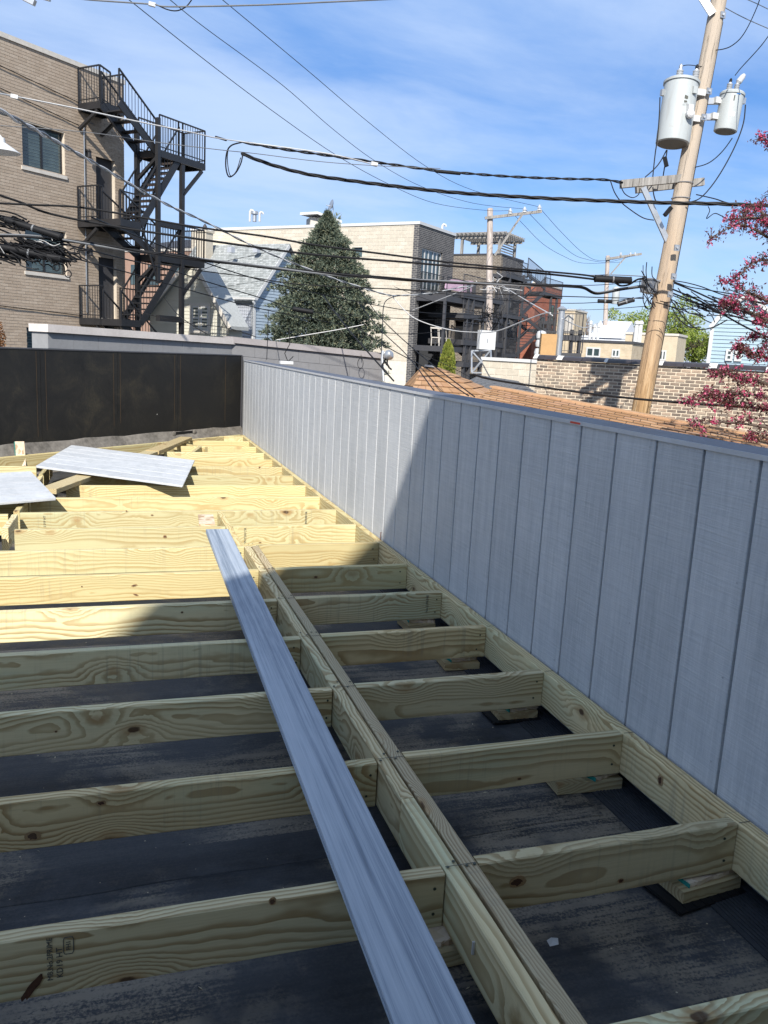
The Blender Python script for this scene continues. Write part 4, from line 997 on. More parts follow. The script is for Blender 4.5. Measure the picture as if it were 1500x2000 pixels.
# ---------------------------------------------------------- ivory building with dark brick front
wa, wb = 20.81, -.58
IB = gthing('corner_building', wa, wb, ZG, 'three storey building with ivory block side and dark brick rear', 'building')
wops = [(3.07, 3.77, 6.30, 6.93)]
brickwork(IB, 'a', wa, -.25, 16.2, .6, 8.1, .40, .20, .022, M_BR_WHITE, M_MORT_W, wops, nind=300, name='block', zbase=ZG)
window(IB, 'a', wa, *wops[0], M_BLKMET, (), sill=False)
MB().box(wa, wa+.25, wb+.0, wb+.329, ZG, 8.1).build('brick_quoin', M_DKBRICK, IB, g=1)
dw = (20.95+.35, 23.9, 4.62, 6.95)
m = MB(); wallcells(m, 'b', wb, .3, wa+.251, 25.15, ZG, 8.1, [dw, (21.3, 24.0, ZG+1, 4.15)]); m.build('wall', M_DKBRICK, IB, g=1)
MB().box(21.0,25.15,3.0,3.2,ZG,4.4).box(23.95,24.15,-.27,3.0,ZG,4.3).build('recess_wall', M_DKLAP, IB, g=1)
MB().box(25.15,25.4,wb,14,ZG,8.1).box(wa+.26,25.4,15.9,16.2,ZG,8.1).box(wa+.26,25.14,wb+.31,15.9,7.6,7.8).build('wall', M_DKBRICK, IB, g=1)
MB().box(wa-.06,25.45,wb-.06,wb+.3,8.101,8.26).box(wa-.06,wa+.3,wb+.301,16.25,8.101,8.26).build('coping', M_WHITE, IB, g=1)
w_ = window(IB, 'b', wb, *dw, M_WHITE, (.22,.4,.62,.8), sill=False, fw=.09)
railing(IB, [(21.2, wb-.12, 4.62), (24.0, wb-.12, 4.62)], 1.0, .14)
for z in (4.30, 1.55):
    MB().box(wa+.1, 27.5, wb-1.9, wb-.002, z-.3, z).build('balcony', M_DKGREY, IB, g=1)
    railing(IB, [(wa+.15, wb-1.85, z), (27.4, wb-1.85, z)], 1.0, .14)
for a in (20.95, 24.2, 27.3): post(IB, a, wb-1.8, ZG, 4.0, .14, M_DKGREY)
window(IB, 'b', wb+3.35, 21.6, 23.0, -2.0, .6, M_WHITE, (.5,), sill=False)
# patio chairs on the balcony
for k, (a, lab) in enumerate(((21.9, 'pale metal patio chair on the dark balcony nearest the ivory wall'), (22.8, 'second pale metal patio chair on the dark balcony'))):
    ch = gthing('patio_chair', a, wb-1.0, 1.55, lab, 'chair', 'patio chairs on the dark balcony')
    for dx in (-.25,.25):
        for dy in (-.25,.25): MB().box(a+dx-.02,a+dx+.02,wb-1+dy-.02,wb-1+dy+.02,1.552,2.0).build('leg', M_TRIM, ch, g=1)
    MB().box(a-.28,a+.28,wb-1.28,wb-.72,2.0,2.05).build('seat', M_TRIM, ch, g=1)
    MB().bar((a-.28,wb-1.26,2.05),(a-.4,wb-1.26,2.6),.04,.04).bar((a-.28,wb-.74,2.05),(a-.4,wb-.74,2.6),.04,.04).bar((a-.4,wb-1.26,2.55),(a-.4,wb-.74,2.55),.05,.08).build('backrest', M_TRIM, ch, g=1)
# mauve canopy
cn = gthing('canopy', 25.5, wb-1, 4.3, 'faded mauve fabric canopy over the dark balcony', 'canopy')
c0, c1, c2, c3 = gD(872, 545, 50), gD(925, 549, 52), gD(922, 574, 51), gD(868, 562, 49)
MB().add([c0,c1,c2,c3,c0-Vector((0,0,.04)),c1-Vector((0,0,.04)),c2-Vector((0,0,.04)),c3-Vector((0,0,.04))], [(0,1,2,3),(7,6,5,4),(0,4,5,1),(1,5,6,2),(2,6,7,3),(3,7,4,0)]).build('fabric', M_PINKROOF, cn, g=1)
for c in (c2, c3): MB().bar(c, (c.x, c.y, 4.31), .06, .06).build('pole', M_DKGREY, cn, g=1)
# roof furniture
def roofthing(name, px, y0, y1, dep, w, mat, label, cat, shape='box'):
    p = atD(px, y1, dep); h = (y1-y0)*dep/FPX; e = wthing(name, p, label, cat)
    if shape == 'vent': MB().tube([p, p+Vector((0,0,h*.85)), p+Vector((w*.4,0,h)), p+Vector((w*1.2,0,h*.97)), p+Vector((w*1.5,0,h*.8))], w*.45, 8).build('pipe', mat, e, g=1, smooth=True)
    elif shape == 'flue': MB().tube([p, p+Vector((0,0,h*.7))], w*.4, 10).build('pipe', mat, e, g=1); MB().lathe(p+Vector((0,0,h*.7)), [(w*.7,.0),(w*.7,h*.25),(w*.3,h*.3)], 12).build('pipe_cap', mat, e, g=1)
    return e
roofthing('roof_vent', 488, 411, 433, 55, .16, M_WHITE, 'leftmost small white bent vent pipe on the ivory building roof', 'vent', 'vent')
roofthing('roof_flue', 497, 413, 433, 55, .34, M_GALV, 'grey flue between two white vent pipes on the ivory building roof', 'flue', 'flue')
roofthing('roof_vent', 507, 415, 433, 55, .16, M_WHITE, 'white bent vent pipe right of the grey flue on the ivory roof', 'vent', 'vent')
roofthing('roof_vent', 863, 439, 458, 50, .16, M_WHITE, 'single white bent vent pipe above the dark brick rear of the ivory building', 'vent', 'vent')
pn = wthing('roof_penthouse', atD(640, 440, 52), 'white slanted stair penthouse roof on top of the ivory building', 'penthouse')
A_, B_, C_, D_ = atD(586, 416, 50), atD(622, 414, 50), atD(665, 434, 50), atD(640, 434, 52)
m = MB(); q = [atD(586,415,50), atD(620,413,50), atD(668,431,50), atD(700,446,50), atD(640,430,54), atD(612,418,54)]
m.add([q[0],q[1],q[2],q[4],q[5]]+[v-Vector((0,0,.14)) for v in (q[0],q[1],q[2],q[4],q[5])], [(0,1,2,3,4),(9,8,7,6,5)]+[(i,5+i,5+(i+1)%5,(i+1)%5) for i in range(5)]); normals_fix(m.build('roof', M_WHITE, pn, g=1))
p = atD(622, 437, 50.6); MB().box(p.x-.5,p.x+.8,p.y,p.y+1.2,p.z-1,p.z+.35).build('wall', M_TRIM, pn, g=1)
ds = wthing('satellite_dish', atD(648, 412, 50), 'small satellite dish on the ivory building penthouse', 'satellite dish')
p = atD(650, 402, 50); MB().lathe(p, [(.02,0),(.22,.05),(.34,.13),(.345,.14)], 16, axis=(-.9,-.1,.25)).build('dish', M_GALV, ds, g=1, smooth=True)
MB().tube([p, atD(651,412,50), atD(646,428,50)], .03, 6).build('mast', M_GALV, ds, g=1); MB().tube([p, atD(640,402,50), atD(637,400,50)], .025, 6).build('feed_arm', M_GALV, ds, g=1)

# ---------------------------------------------------------- dark brick building with stairs and pergola
da, db = 34.42, .07
DB = gthing('dark_brick_building', da, db, ZG, 'dark brick building with roof pergola behind the ivory building', 'building')
m = MB(); wallcells(m, 'a', da, .3, db, 9.0, ZG, 8.1, [(1.4, 3.4, 1.4, 3.6)]); m.build('wall', M_BRNBRICK, DB, g=1)
MB().box(da+.301, 38.6, db, db+.3, ZG, 8.1).box(38.3,38.6,db+.301,9,ZG,8.1).build('wall', M_DKBRICK, DB, g=1)
MB().box(da-.05, 38.65, db-.05, db+.35, 8.101, 8.2).box(da-.05,da+.3,db+.351,9,8.101,8.2).build('coping', M_DKGREY, DB, g=1)
MB().box(da+.5,da+.6,1.0,3.8,1.2,3.8).build('recess_wall', M_VOID, DB, g=1)
window(DB, 'b', db, 36.0, 36.7, 3.5, 5.2, M_WHITE, (), rec=-.06, sill=False)
PG = gthing('pergola', da+2, 1.8, 8.1, 'weathered timber pergola on the roof of the dark brick building', 'pergola')
for a in (da+.5, da+3.4):
    for b in (.5, 3.4): MB().box(a-.09,a+.09,b-.09,b+.09,7.85,9.45).build('post', M_ARM, PG, g=1)
for a in (da+.4, da+3.5): MB().box(a-.04,a+.04,.0,4.1,9.28,9.46).build('beam', M_ARM, PG, g=1)
for k in range(13):
    b = .05+k*.33; MB().box(da-.1,da+4.0,b-.03,b+.03,9.465,9.62).build('rafter', M_ARM, PG, g=1)
for k in range(9):
    a = da+.1+k*.44; MB().box(a-.03,a+.03,-.15,4.3,9.625,9.68).build('slat', M_ARM, PG, g=1)
for k in range(5): MB().box(da+.55, da+3.35, .46, .50, 8.25+k*.18, 8.33+k*.18).build('screen_slat', M_ARM, PG, g=1)
# its black stair
S2 = gthing('rear_stairs', 37, -1.5, ZG, 'black steel rear stairs zigzagging up beside the dark brick building', 'stairs')
bb = -1.2
fs = [(1004,533,1034,556),(1070,573,1034,572),(1034,572,990,610),(990,610,1024,640),(1030,641,982,686)]
def sp(x, y, b=bb): q = gB(x, y, b); return q.x, q.z
for (x0, y0, x1, y1) in ((1000,533,1036,560),(1036,568,988,612),(990,612,1028,642),(1028,645,980,688)):
    a0_, z0_ = sp(x0, y0); a1_, z1_ = sp(x1, y1); flight(S2, a0_, z0_, a1_, z1_, bb, bb-1.1, M_DKGREY)
for (x0, x1, y) in ((958,1002,534),(1034,1072,569),(1026,1068,642),(952,990,612),(948,985,688)):
    a0_, z0_ = sp(x0, y); a1_, _ = sp(x1, y); deckp(S2, a0_, a1_, bb-1.1, bb, z0_, M_DKGREY); railing(S2, [(a0_,bb-1.05,z0_),(a1_,bb-1.05,z0_)], 1.0, .15, M_DKGREY)
for x in (938, 962, 990, 1048, 1060): a_, z_ = sp(x, 600); post(S2, a_, bb-1.05, ZG, 6.6 if x < 1000 else 5.6, .15, M_DKGREY)
S3 = gthing('timber_porch', 33, -1.5, ZG, 'dark timber rear porch decks between the ivory and dark brick buildings', 'porch')
for y in (570, 610, 662, 705):
    a0_, z0_ = sp(872, y, -1.5); a1_, _ = sp(952, y, -1.5); MB().box(a0_, a1_, -2.6, -.3, z0_-.3, z0_).build('deck', M_DKGREY, S3, g=1)
    railing(S3, [(a0_,-2.55,z0_),(a1_,-2.55,z0_)], 1.0, .16, M_DKGREY)
for x in (882, 893, 915, 928, 946): a_, z_ = sp(x, 600, -1.5); post(S3, a_, -2.5, ZG, 5.2, .16, M_DKGREY)
a0_, z0_ = sp(880, 668, -1.5); a1_, z1_ = sp(915, 700, -1.5); flight(S3, a0_, z0_, a1_, z1_, -1.5, -2.4, M_DKGREY)
# red brick building
ra, rbb = 43.3, .6
RB = gthing('red_brick_building', ra, rbb, ZG, 'red brick building with rooftop railing behind the black stairs', 'building')
MB().box(ra, ra+.3, rbb, 7, ZG, 7.0).box(ra+.301, 49.6, rbb, rbb+.3, ZG, 7.0).box(49.3,49.6,rbb+.301,7,ZG,7).box(ra+.3,49.3,rbb+.3,7,6.6,6.7).build('wall', M_REDBRICK, RB, g=1)
MB().box(ra-.06,49.65,rbb-.06,rbb+.35,7.001,7.12).build('coping', M_TRIM, RB, g=1)
window(RB, 'b', rbb, 44.8, 45.9, 3.3, 4.5, M_BLKMET, (), rec=-.05)
window(RB, 'b', rbb, 47.2, 47.9, 4.0, 5.6, M_BLKMET, (), rec=-.05, sill=False)
railing(RB, [(ra+.2, rbb+.2, 7.12), (47.0, rbb+.2, 7.12)], 1.0, .2); MB().box(ra+1, 47.5, rbb-1.3, rbb-.01, 3.9, 4.15).build('balcony', M_DKGREY, RB, g=1)
railing(RB, [(ra+1, rbb-1.25, 4.15), (47.5, rbb-1.25, 4.15)], 1.0, .2)
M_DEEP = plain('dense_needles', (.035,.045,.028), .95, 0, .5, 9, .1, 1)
# ---------------------------------------------------------- houses behind the spruce
def lapwall(m, face, pos, poly, zstep=.14, proud=.02):
    """clapboards filling a convex polygon given in (u,z)"""
    zs = [p[1] for p in poly]; z = min(zs)
    def span(zz):
        xs = []
        for i in range(len(poly)):
            (u0, z0), (u1, z1) = poly[i], poly[(i+1) % len(poly)]
            if (z0-zz)*(z1-zz) <= 0 and abs(z1-z0) > 1e-9: xs.append(u0+(u1-u0)*(zz-z0)/(z1-z0))
        return (min(xs), max(xs)) if len(xs) >= 2 else None
    while z < max(zs)-.02:
        zt = min(z+zstep, max(zs)-.001); s = span(z+.004); t = span(zt-.004)
        if s and t:
            v = [P3(face, s[0], pos-proud, z), P3(face, s[1], pos-proud, z), P3(face, t[1], pos-.002, zt), P3(face, t[0], pos-.002, zt), P3(face, s[0], pos+.02, z), P3(face, s[1], pos+.02, z)]
            m.add(v, [(0,1,2,3),(4,5,1,0)])
        z += zstep
def laps(e, face, pos, poly, mat, ops=(), nind=60):
    """each course an own clapboard"""
    zs = [p[1] for p in poly]; n = int((max(zs)-min(zs))/.2)
    m = MB(); lapwall(m, face, pos, poly); o = m.build('clapboards', mat, e, g=1); o['kind'] = 'stuff'
E1 = gD(497, 579, 37); ab = E1.x; bh = E1.y; Rg = gB(562, 476, bh); ze = E1.z; zr = Rg.z; ar = Rg.x
GH = gthing('grey_roof_house', ar, bh+2, ZG, 'house with pale grey shingle roof and light blue gable beside the spruce', 'house')
bl = gA(386, 480, ar).y
back = 2*ar-ab
m = MB(); gp = [(ab, ZG), (ab, ze-.1), (ar, zr-.1), (back, ze-.1), (back, ZG)]
m.prism(gp, bh+.05, bl-.05); normals_fix(m.build('wall', M_GREYLAP, GH, g=1))
laps(GH, 'b', bh+.05, [(ab+.02, -.5), (ab+.02, ze-.1), (ar, zr-.12), (back, ze-.1), (back, -.5)], M_PALEBLUE)
laps(GH, 'a', ab, [(bh+.15, -.5), (bl-.1, -.5), (bl-.1, ze-.15), (bh+.15, ze-.15)], M_GREYLAP)
MB().box(ab-.03, ab+.12, bh-.0, bh+.12, -1, ze-.12).build('corner_board', M_WHITE, GH, g=1)
MB().box(ab-.22, ab-.1, bh-.2, bl+.1, ze-.16, ze-.06).build('gutter', M_WHITE, GH, g=1)
w = lambda a, b, z: fromG(a, b, z)
GHr = empty('x', (0,0,0), '', '', None); bpy.data.objects.remove(GHr)
def gshingled(e, c, rows, cols, mat, nind):
    """grid-frame version of shingled"""
    A, B, C, D = [Vector(v) for v in c]; n = (B-A).cross(D-A).normalized()
    if n.z < 0: n = -n
    MB().add([A,B,C,D,A-n*.12,B-n*.12,C-n*.12,D-n*.12], [(0,1,2,3),(7,6,5,4),(0,4,5,1),(1,5,6,2),(2,6,7,3),(3,7,4,0)]).build('roof', mat, e, g=1)
    rest = MB(); k = 0
    for r in range(rows):
        o = (r*.37) % 1
        for q in range(-1, cols+1):
            s0, s1 = max(0, (q+o)/cols), min(1, (q+.95+o)/cols)
            if s1-s0 < .1/cols: continue
            t0, t1 = r/rows, min(1, (r+1.05)/rows); P = lambda s, t: A.lerp(B, s).lerp(D.lerp(C, s), t)
            v = [P(s0,t0)+n*.022, P(s1,t0)+n*.022, P(s1,t1)+n*.006, P(s0,t1)+n*.006]; v += [x-n*.02 for x in v[:2]]
            rest.add(v, [(0,1,2,3),(4,5,1,0),(0,3,4),(1,5,2)])
    rest.build('shingles', mat, e, g=1)['kind'] = 'stuff'
ov = (ze-zr)/(ab-ar)
gshingled(GH, [(ab-.2, bh-.12, ze-.2*ov), (ab-.2, bl+.1, ze-.2*ov), (ar, bl+.1, zr), (ar, bh-.12, zr)], 34, 34, M_SHG, 0)
MB().add([(ar+.002,bh-.12,zr),(back+.2,bh-.12,ze-.2*ov),(back+.2,bl+.1,ze-.2*ov),(ar+.002,bl+.1,zr)], [(0,1,2,3)]).build('roof', M_SHG, GH, g=1)
MB().bar((ab-.2,bh-.10,ze-.2*ov-.10),(ar,bh-.10,zr-.10),.05,.16).build('rake_board', M_WHITE, GH, g=1)
ck = gD(400, 470, 40); MB().box(ck.x-.25,ck.x+.25,ck.y-.3,ck.y+.3,ck.z-1.2,ck.z+.35).box(ck.x-.3,ck.x+.3,ck.y-.35,ck.y+.35,ck.z+.351,ck.z+.45).build('chimney', M_BR_WHITE, GH, g=1); MB().lathe((ck.x,ck.y,ck.z+.451), [(.14,0),(.10,.2),(.03,.32)], 8).build('chimney_pot', M_DKGREY, GH, g=1)
for px in (452, 502): q = gD(px, 487, 38.5); MB().box(q.x-.15,q.x+.1,q.y-.12,q.y+.12,q.z-.15,q.z+.1).build('roof_vent', M_GREYLAP, GH, g=1)
# cream gable house
cr = gD(451, 631, 33.5); ac = cr.x; cl = gA(287, 614, ac); ap = gA(380, 503, ac)
CH = gthing('cream_house', ac, cr.y+1, ZG, 'cream clapboard gable house with paired white framed window behind the fire escape', 'house')
m = MB(); pol = [(cr.y+.15, ZG), (cr.y+.15, cr.z), (ap.y, ap.z), (cl.y-.15, cl.z), (cl.y-.15, ZG)]
m.add([(ac+.03,u,z) for u,z in pol]+[(ac+.9,u,z) for u,z in pol], [(0,1,2,3,4),(9,8,7,6,5)]+[(i,5+i,5+(i+1)%5,(i+1)%5) for i in range(5)]); normals_fix(m.build('wall', M_CREAMLAP, CH, g=1))
laps(CH, 'a', ac+.03, [(cr.y+.15, -.6), (cr.y+.15, cr.z), (ap.y, ap.z-.05), (cl.y-.15, cl.z), (cl.y-.15, -.6)], M_CREAMLAP)
for (p_, q_) in (((cr.y-.1, cr.z-.12), (ap.y, ap.z+.05)), ((ap.y+.01, ap.z+.05), (cl.y+.1, cl.z-.12))):
    MB().add([(ac-.18,p_[0],p_[1]),(ac-.18,q_[0],q_[1]),(ac+1.0,q_[0],q_[1]),(ac+1.0,p_[0],p_[1])]+[(ac-.18,p_[0],p_[1]-.14),(ac-.18,q_[0],q_[1]-.14),(ac+1.0,q_[0],q_[1]-.14),(ac+1.0,p_[0],p_[1]-.14)], [(0,1,2,3),(7,6,5,4),(0,4,5,1),(1,5,6,2),(2,6,7,3),(3,7,4,0)]).build('roof', M_SHG, CH, g=1)
    MB().bar((ac-.2,p_[0],p_[1]-.08),(ac-.2,q_[0],q_[1]-.08),.05,.16).build('rake_board', M_TRIM, CH, g=1)
wl, wr_ = gA(374, 645, ac), gA(407, 598, ac)
um = (wl.y+wr_.y)/2
for (u0, u1) in ((wr_.y, um-.04), (um+.04, wl.y)): window(CH, 'a', ac+.03, u0, u1, wl.z, wr_.z, M_WHITE, (), rec=-.03, sill=False, horiz=(.5,), fw=.06)
m = MB(); gbox(m,'a',wr_.y-.11,wl.y+.11,ac-.012,ac+.012,wr_.z,wr_.z+.12); gbox(m,'a',wr_.y-.11,wl.y+.11,ac-.012,ac+.012,wl.z-.12,wl.z); gbox(m,'a',wr_.y-.11,wr_.y-.002,ac-.012,ac+.012,wl.z,wr_.z); gbox(m,'a',wl.y+.002,wl.y+.11,ac-.012,ac+.012,wl.z,wr_.z); m.build('window_trim', M_TRIM, CH, g=1)
m = MB(); c = gA(452, 632, ac); m.tube([(ac-.22,c.y-.05,c.z-.1),(ac-.12,c.y+.1,c.z-.35),(ac-.03,c.y+.18,c.z-.5),(ac-.03,c.y+.18,ZG+.5)], .035, 6); m.build('downpipe', M_TRIM, CH, g=1)
# far houses seen through the stair
q = gD(250, 492, 52); q2 = gA(420, 500, q.x)
FR = gthing('far_brick_house', q.x, q.y, ZG, 'reddish brick house seen through the fire escape', 'house')
m = MB(); m.box(q.x, q.x+8, q2.y, q.y+2, ZG, q.z); m.build('wall', plain('salmon_brick', (.30,.19,.14), .85, sc=4), FR, g=1)
MB().box(q.x-.05, q.x+8.1, q2.y-.1, q.y+2.1, q.z+.001, q.z+.14).build('coping', M_TRIM, FR, g=1)
for x in (265, 300, 352): a_ = gA(x, 530, q.x); MB().box(q.x-.03,q.x+.05,a_.y-.4,a_.y+.4,a_.z-.8,a_.z+.4).build('window', M_GLASS, FR, g=1)
q = gD(262, 485, 58); q2 = gA(395, 490, q.x); FW = gthing('far_white_house', q.x, q.y, ZG, 'whitish house with dark hip roof peeking above the reddish house', 'house')
MB().box(q.x, q.x+7, q2.y, q.y+1, ZG, q.z).build('wall', M_GREYLAP, FW, g=1)
mid = (q2.y+q.y+1)/2; MB().add([(q.x-.2,q2.y-.2,q.z+.002),(q.x-.2,q.y+1.2,q.z+.002),(q.x+7.2,q.y+1.2,q.z+.002),(q.x+7.2,q2.y-.2,q.z+.002),(q.x+3.4,mid-1.2,q.z+1.0),(q.x+3.4,mid+1.2,q.z+1.0)], [(0,1,5,4),(1,2,5),(2,3,4,5),(3,0,4),(3,2,1,0)]).build('roof', M_DKGREY, FW, g=1)

# ---------------------------------------------------------- right background
def blockb(name, x0, x1, ytop, dep, depth_m, mat, label, cat='building', side=6, cop=M_TRIM, wins=()):
    p = gD(x1, ytop, dep); l = gA(x0, ytop, p.x)
    e = gthing(name, p.x, p.y, ZG, label, cat)
    MB().box(p.x, p.x+side, p.y, l.y, ZG, p.z-.12).build('wall', mat, e, g=1)
    MB().box(p.x-.05, p.x+side+.05, p.y-.05, l.y+.05, p.z-.119, p.z).build('coping', cop, e, g=1)
    for (a, b, c, d) in wins:
        q0 = gA(b, d, p.x); q1 = gA(a, c, p.x); window(e, 'a', p.x, q0.y, q1.y, q0.z, q1.z, M_WHITE, (.5,), rec=-.05, sill=True, fw=.07)
    return e, p, l
blockb('tan_building', 1222, 1325, 652, 45, 0, M_STUCCO, 'low tan building with small windows just behind the leaning pole', side=2.4, wins=((1238,1251,676,690),(1289,1300,684,704)))
blockb('brown_shed', 1118, 1236, 667, 42, 0, M_TANBRICK, 'low brown brick building under the white roof right of the black stairs', side=3, cop=M_DKGREY, wins=((1146,1172,678,698),(1196,1210,682,698)))
e, p, l = blockb('white_roof_building', 1136, 1222, 658, 50, 0, M_SHED, 'white coated flat roof building behind the brown shed', side=8, cop=M_SHED)
MB().prism([(p.x-.1,p.z-.1),(p.x+2,p.z+1.0),(p.x+4,p.z-.1)], p.y+.2, p.y+2.2).build('dormer', M_SHED, e, g=1)
blockb('tan_penthouse', 1090, 1124, 604, 62, 0, M_TANBRICK, 'small tan brick block far behind the silver flue pipe', side=3)
for k, (x, y0, y1, lab) in enumerate(((1151,634,664,'tallest left'),(1159,640,664,'second short'),(1167,640,664,'third short'),(1241,634,660,'left wide twin'),(1249,634,660,'right wide twin'))):
    p = atD(x, y1, 46); h = (y1-y0)*46/FPX; e = wthing('rooftop_pipe', p, lab+' white roof pipe beyond the brick wall', 'vent pipe', 'white roof pipes'); r = .07 if x < 1200 else .11
    MB().tube([p-Vector((0,0,1)), p+Vector((0,0,h))], [r*1.3, r], 10).build('pipe', M_WHITE, e, g=1); MB().lathe(p+Vector((0,0,h)), [(r*1.4,0),(r*1.4,.12),(r*.4,.2)], 10).build('pipe_cap', M_WHITE, e, g=1)
# black balcony structure right of red building
q = gD(1098, 650, 44); q2 = gD(1135, 655, 44)
BBk = gthing('rear_balcony', q.x, q.y, ZG, 'dark rear balcony with railings and bins right of the silver flue pipe', 'balcony')
def bxp(x0, x1, y, dep, th=.25, dpt=2.0, mat=M_DKGREY, nm='deck'):
    a_ = atD(x0, y, dep); b_ = atD(x1, y+2, dep); n = (CF-Vector((0,0,CF.z))).normalized()*dpt
    o = MB().add([a_,b_,b_+n,a_+n,a_-Vector((0,0,th)),b_-Vector((0,0,th)),b_+n-Vector((0,0,th)),a_+n-Vector((0,0,th))], [(0,1,2,3),(7,6,5,4),(0,4,5,1),(1,5,6,2),(2,6,7,3),(3,7,4,0)]).build(nm, mat, BKW, g=1)
    return a_, b_
BKW = BBk; bpy.data.objects.remove(BBk); BKW = wthing('rear_balcony', atD(1110, 690, 40), 'dark rear balcony with railings right of the silver flue pipe', 'balcony')
for y in (653, 688):
    a_, b_ = bxp(1060, 1136, y, 40); railing(BKW, [a_, b_], 1.0, .16, M_DKGREY)
for x in (1064, 1098, 1118, 1134): p = atD(x, 640, 40.1); MB().bar(Vector((p.x,p.y,ZG)), Vector((p.x,p.y,2.6)), .14, .14).build('post', M_DKGREY, BKW, g=1)
p = atD(1112, 648, 40.6); m = MB()
tag(MB().box(-.5,-.1,-.3,.3,0,.9).build('storage_box', M_TRIM, loc=p-Vector((0,0,.1)), rot=(0,0,.3)), 'pale storage box standing on the dark rear balcony', 'box')
# light blue house
bp = gD(1380, 705, 29); bq = gA(1384, 642, bp.x); bt = gA(1418, 606, bp.x); bx = gA(1462, 578, bp.x); br_ = bx.y-(bp.y-bx.y)
BHs = gthing('blue_house', bp.x, bx.y, ZG, 'light blue clapboard house with white trim behind the flowering tree', 'house')
pol = [(bp.y, ZG), (br_, ZG), (br_, bq.z), (2*bx.y-bt.y, bt.z), (bx.y, bx.z), (bt.y, bt.z), (bp.y, bq.z)]
n = len(pol); m = MB().add([(bp.x+.03,u,z) for u,z in pol]+[(bp.x+6,u,z) for u,z in pol], [tuple(range(n)), tuple(range(2*n-1,n-1,-1))]+[(i,n+i,n+(i+1)%n,(i+1)%n) for i in range(n)]); normals_fix(m.build('wall', M_BLUELAP, BHs, g=1))
m = MB(); lapwall(m, 'a', bp.x+.03, [(u, max(z, -.6)) for u, z in pol], .13, .03); m.build('clapboards', M_BLUELAP, BHs, g=1)['kind'] = 'stuff'
for i in (2,3,4,5):
    (u0, z0), (u1, z1) = pol[i], pol[i+1]; MB().bar((bp.x-.05,u0,z0+.04),(bp.x-.05,u1,z1+.04),.12,.14).build('rake_board', M_WHITE, BHs, g=1)
    MB().bar((bp.x+3.01,u0,z0+.08),(bp.x+3.01,u1,z1+.08),6.0,.08, up=(1,0,0)).build('roof', M_DKGREY, BHs, g=1) if False else None
MB().box(bp.x-.03,bp.x+.09,bp.y-.12,bp.y+.0,-.6,bq.z).build('corner_board', M_WHITE, BHs, g=1)
w0 = gA(1448, 706, bp.x); w1 = gA(1419, 682, bp.x); um = (w0.y+w1.y)/2
for u0, u1 in ((w0.y, um-.03), (um+.03, w1.y)): window(BHs, 'a', bp.x+.0, u0, u1, w0.z, w1.z, M_WHITE, (), rec=-.06, sill=False, horiz=(.5,), trim=None, fw=.07)

# ---------------------------------------------------------- utility poles
def insul(m, c, r=.05, h=.14, n=8): m.lathe(c, [(r*.4,0),(r,h*.15),(r,h*.35),(r*.55,h*.42),(r*.9,h*.5),(r*.9,h*.7),(r*.45,h*.78),(r*.4,h)], n)
pb = atD(1253, 790, 14.8); pt = atD(1417, -70, 14.4); dn = (pb-pt).normalized(); pg = pb+dn*((pb.z-ZG)/-dn.z)
UP = wthing('utility_pole', pg, 'tall leaning timber utility pole carrying two grey transformers at the right', 'utility pole', None)
rot = (pt-pg).to_track_quat('Z', 'Y'); Lp = (pt-pg).length
o = MB(); npt = 18; o.tube([(random.uniform(-.006,.006), random.uniform(-.006,.006), Lp*i/(npt-1)) for i in range(npt)], [.175-.045*i/(npt-1)+random.uniform(-.002,.002) for i in range(npt)], 20)
o = o.build('shaft', M_POLE, UP, smooth=True); o.rotation_euler = rot.to_euler()
def onpole(y): t = (790-y)/860; return pb.lerp(pt, t)
def upart(m, name, mat, smooth=False): return m.build(name, mat, UP, g=1, smooth=smooth)
aL, aR = atD(1212, 360, 14.45), atD(1338, 348, 14.55); upart(MB().bar(aL, aR, .10, .13), 'crossarm', M_ARM)
aL, aR = atD(1242, 370, 14.95), atD(1374, 355, 15.0); upart(MB().bar(aL, aR, .10, .13), 'crossarm', M_ARM)
upart(MB().bar(atD(1256,366,14.4), atD(1303,470,14.6), .045, .09), 'brace', M_GALV); upart(MB().bar(atD(1368,-10,14.3), atD(1392,28,14.3), .05, .12), 'brace', M_GALV)
for (x, y) in ((1412,29),(1385,178),(1375,229),(1322,484),(1316,540),(1309,575)):
    c = atD(x, y, 14.32); m = MB().box(c.x-.05,c.x+.05,c.y-.012,c.y+.012,c.z-.05,c.z+.05).lathe(c, [(.02,0),(.02,.04)], 6, axis=(-.3,-.95,0)); upart(m, 'bolt_plate', M_GALV)
for (y, dx) in ((382, 0), (352, 0)):
    c = onpole(y); upart(MB().tube([c+Vector((.16*math.cos(t), .16*math.sin(t), 0)) for t in [i*2*math.pi/16 for i in range(17)]], .008, 4, cap=False), 'band', M_GALV)
upart(MB().tube([onpole(760)+Vector((.155,-.06,0)), onpole(560)+Vector((.15,-.06,0)), onpole(380)+Vector((.145,-.05,0)), onpole(200)+Vector((.14,-.05,0)), onpole(40)+Vector((.135,-.05,0))], .007, 4), 'ground_wire', M_RUBBER)
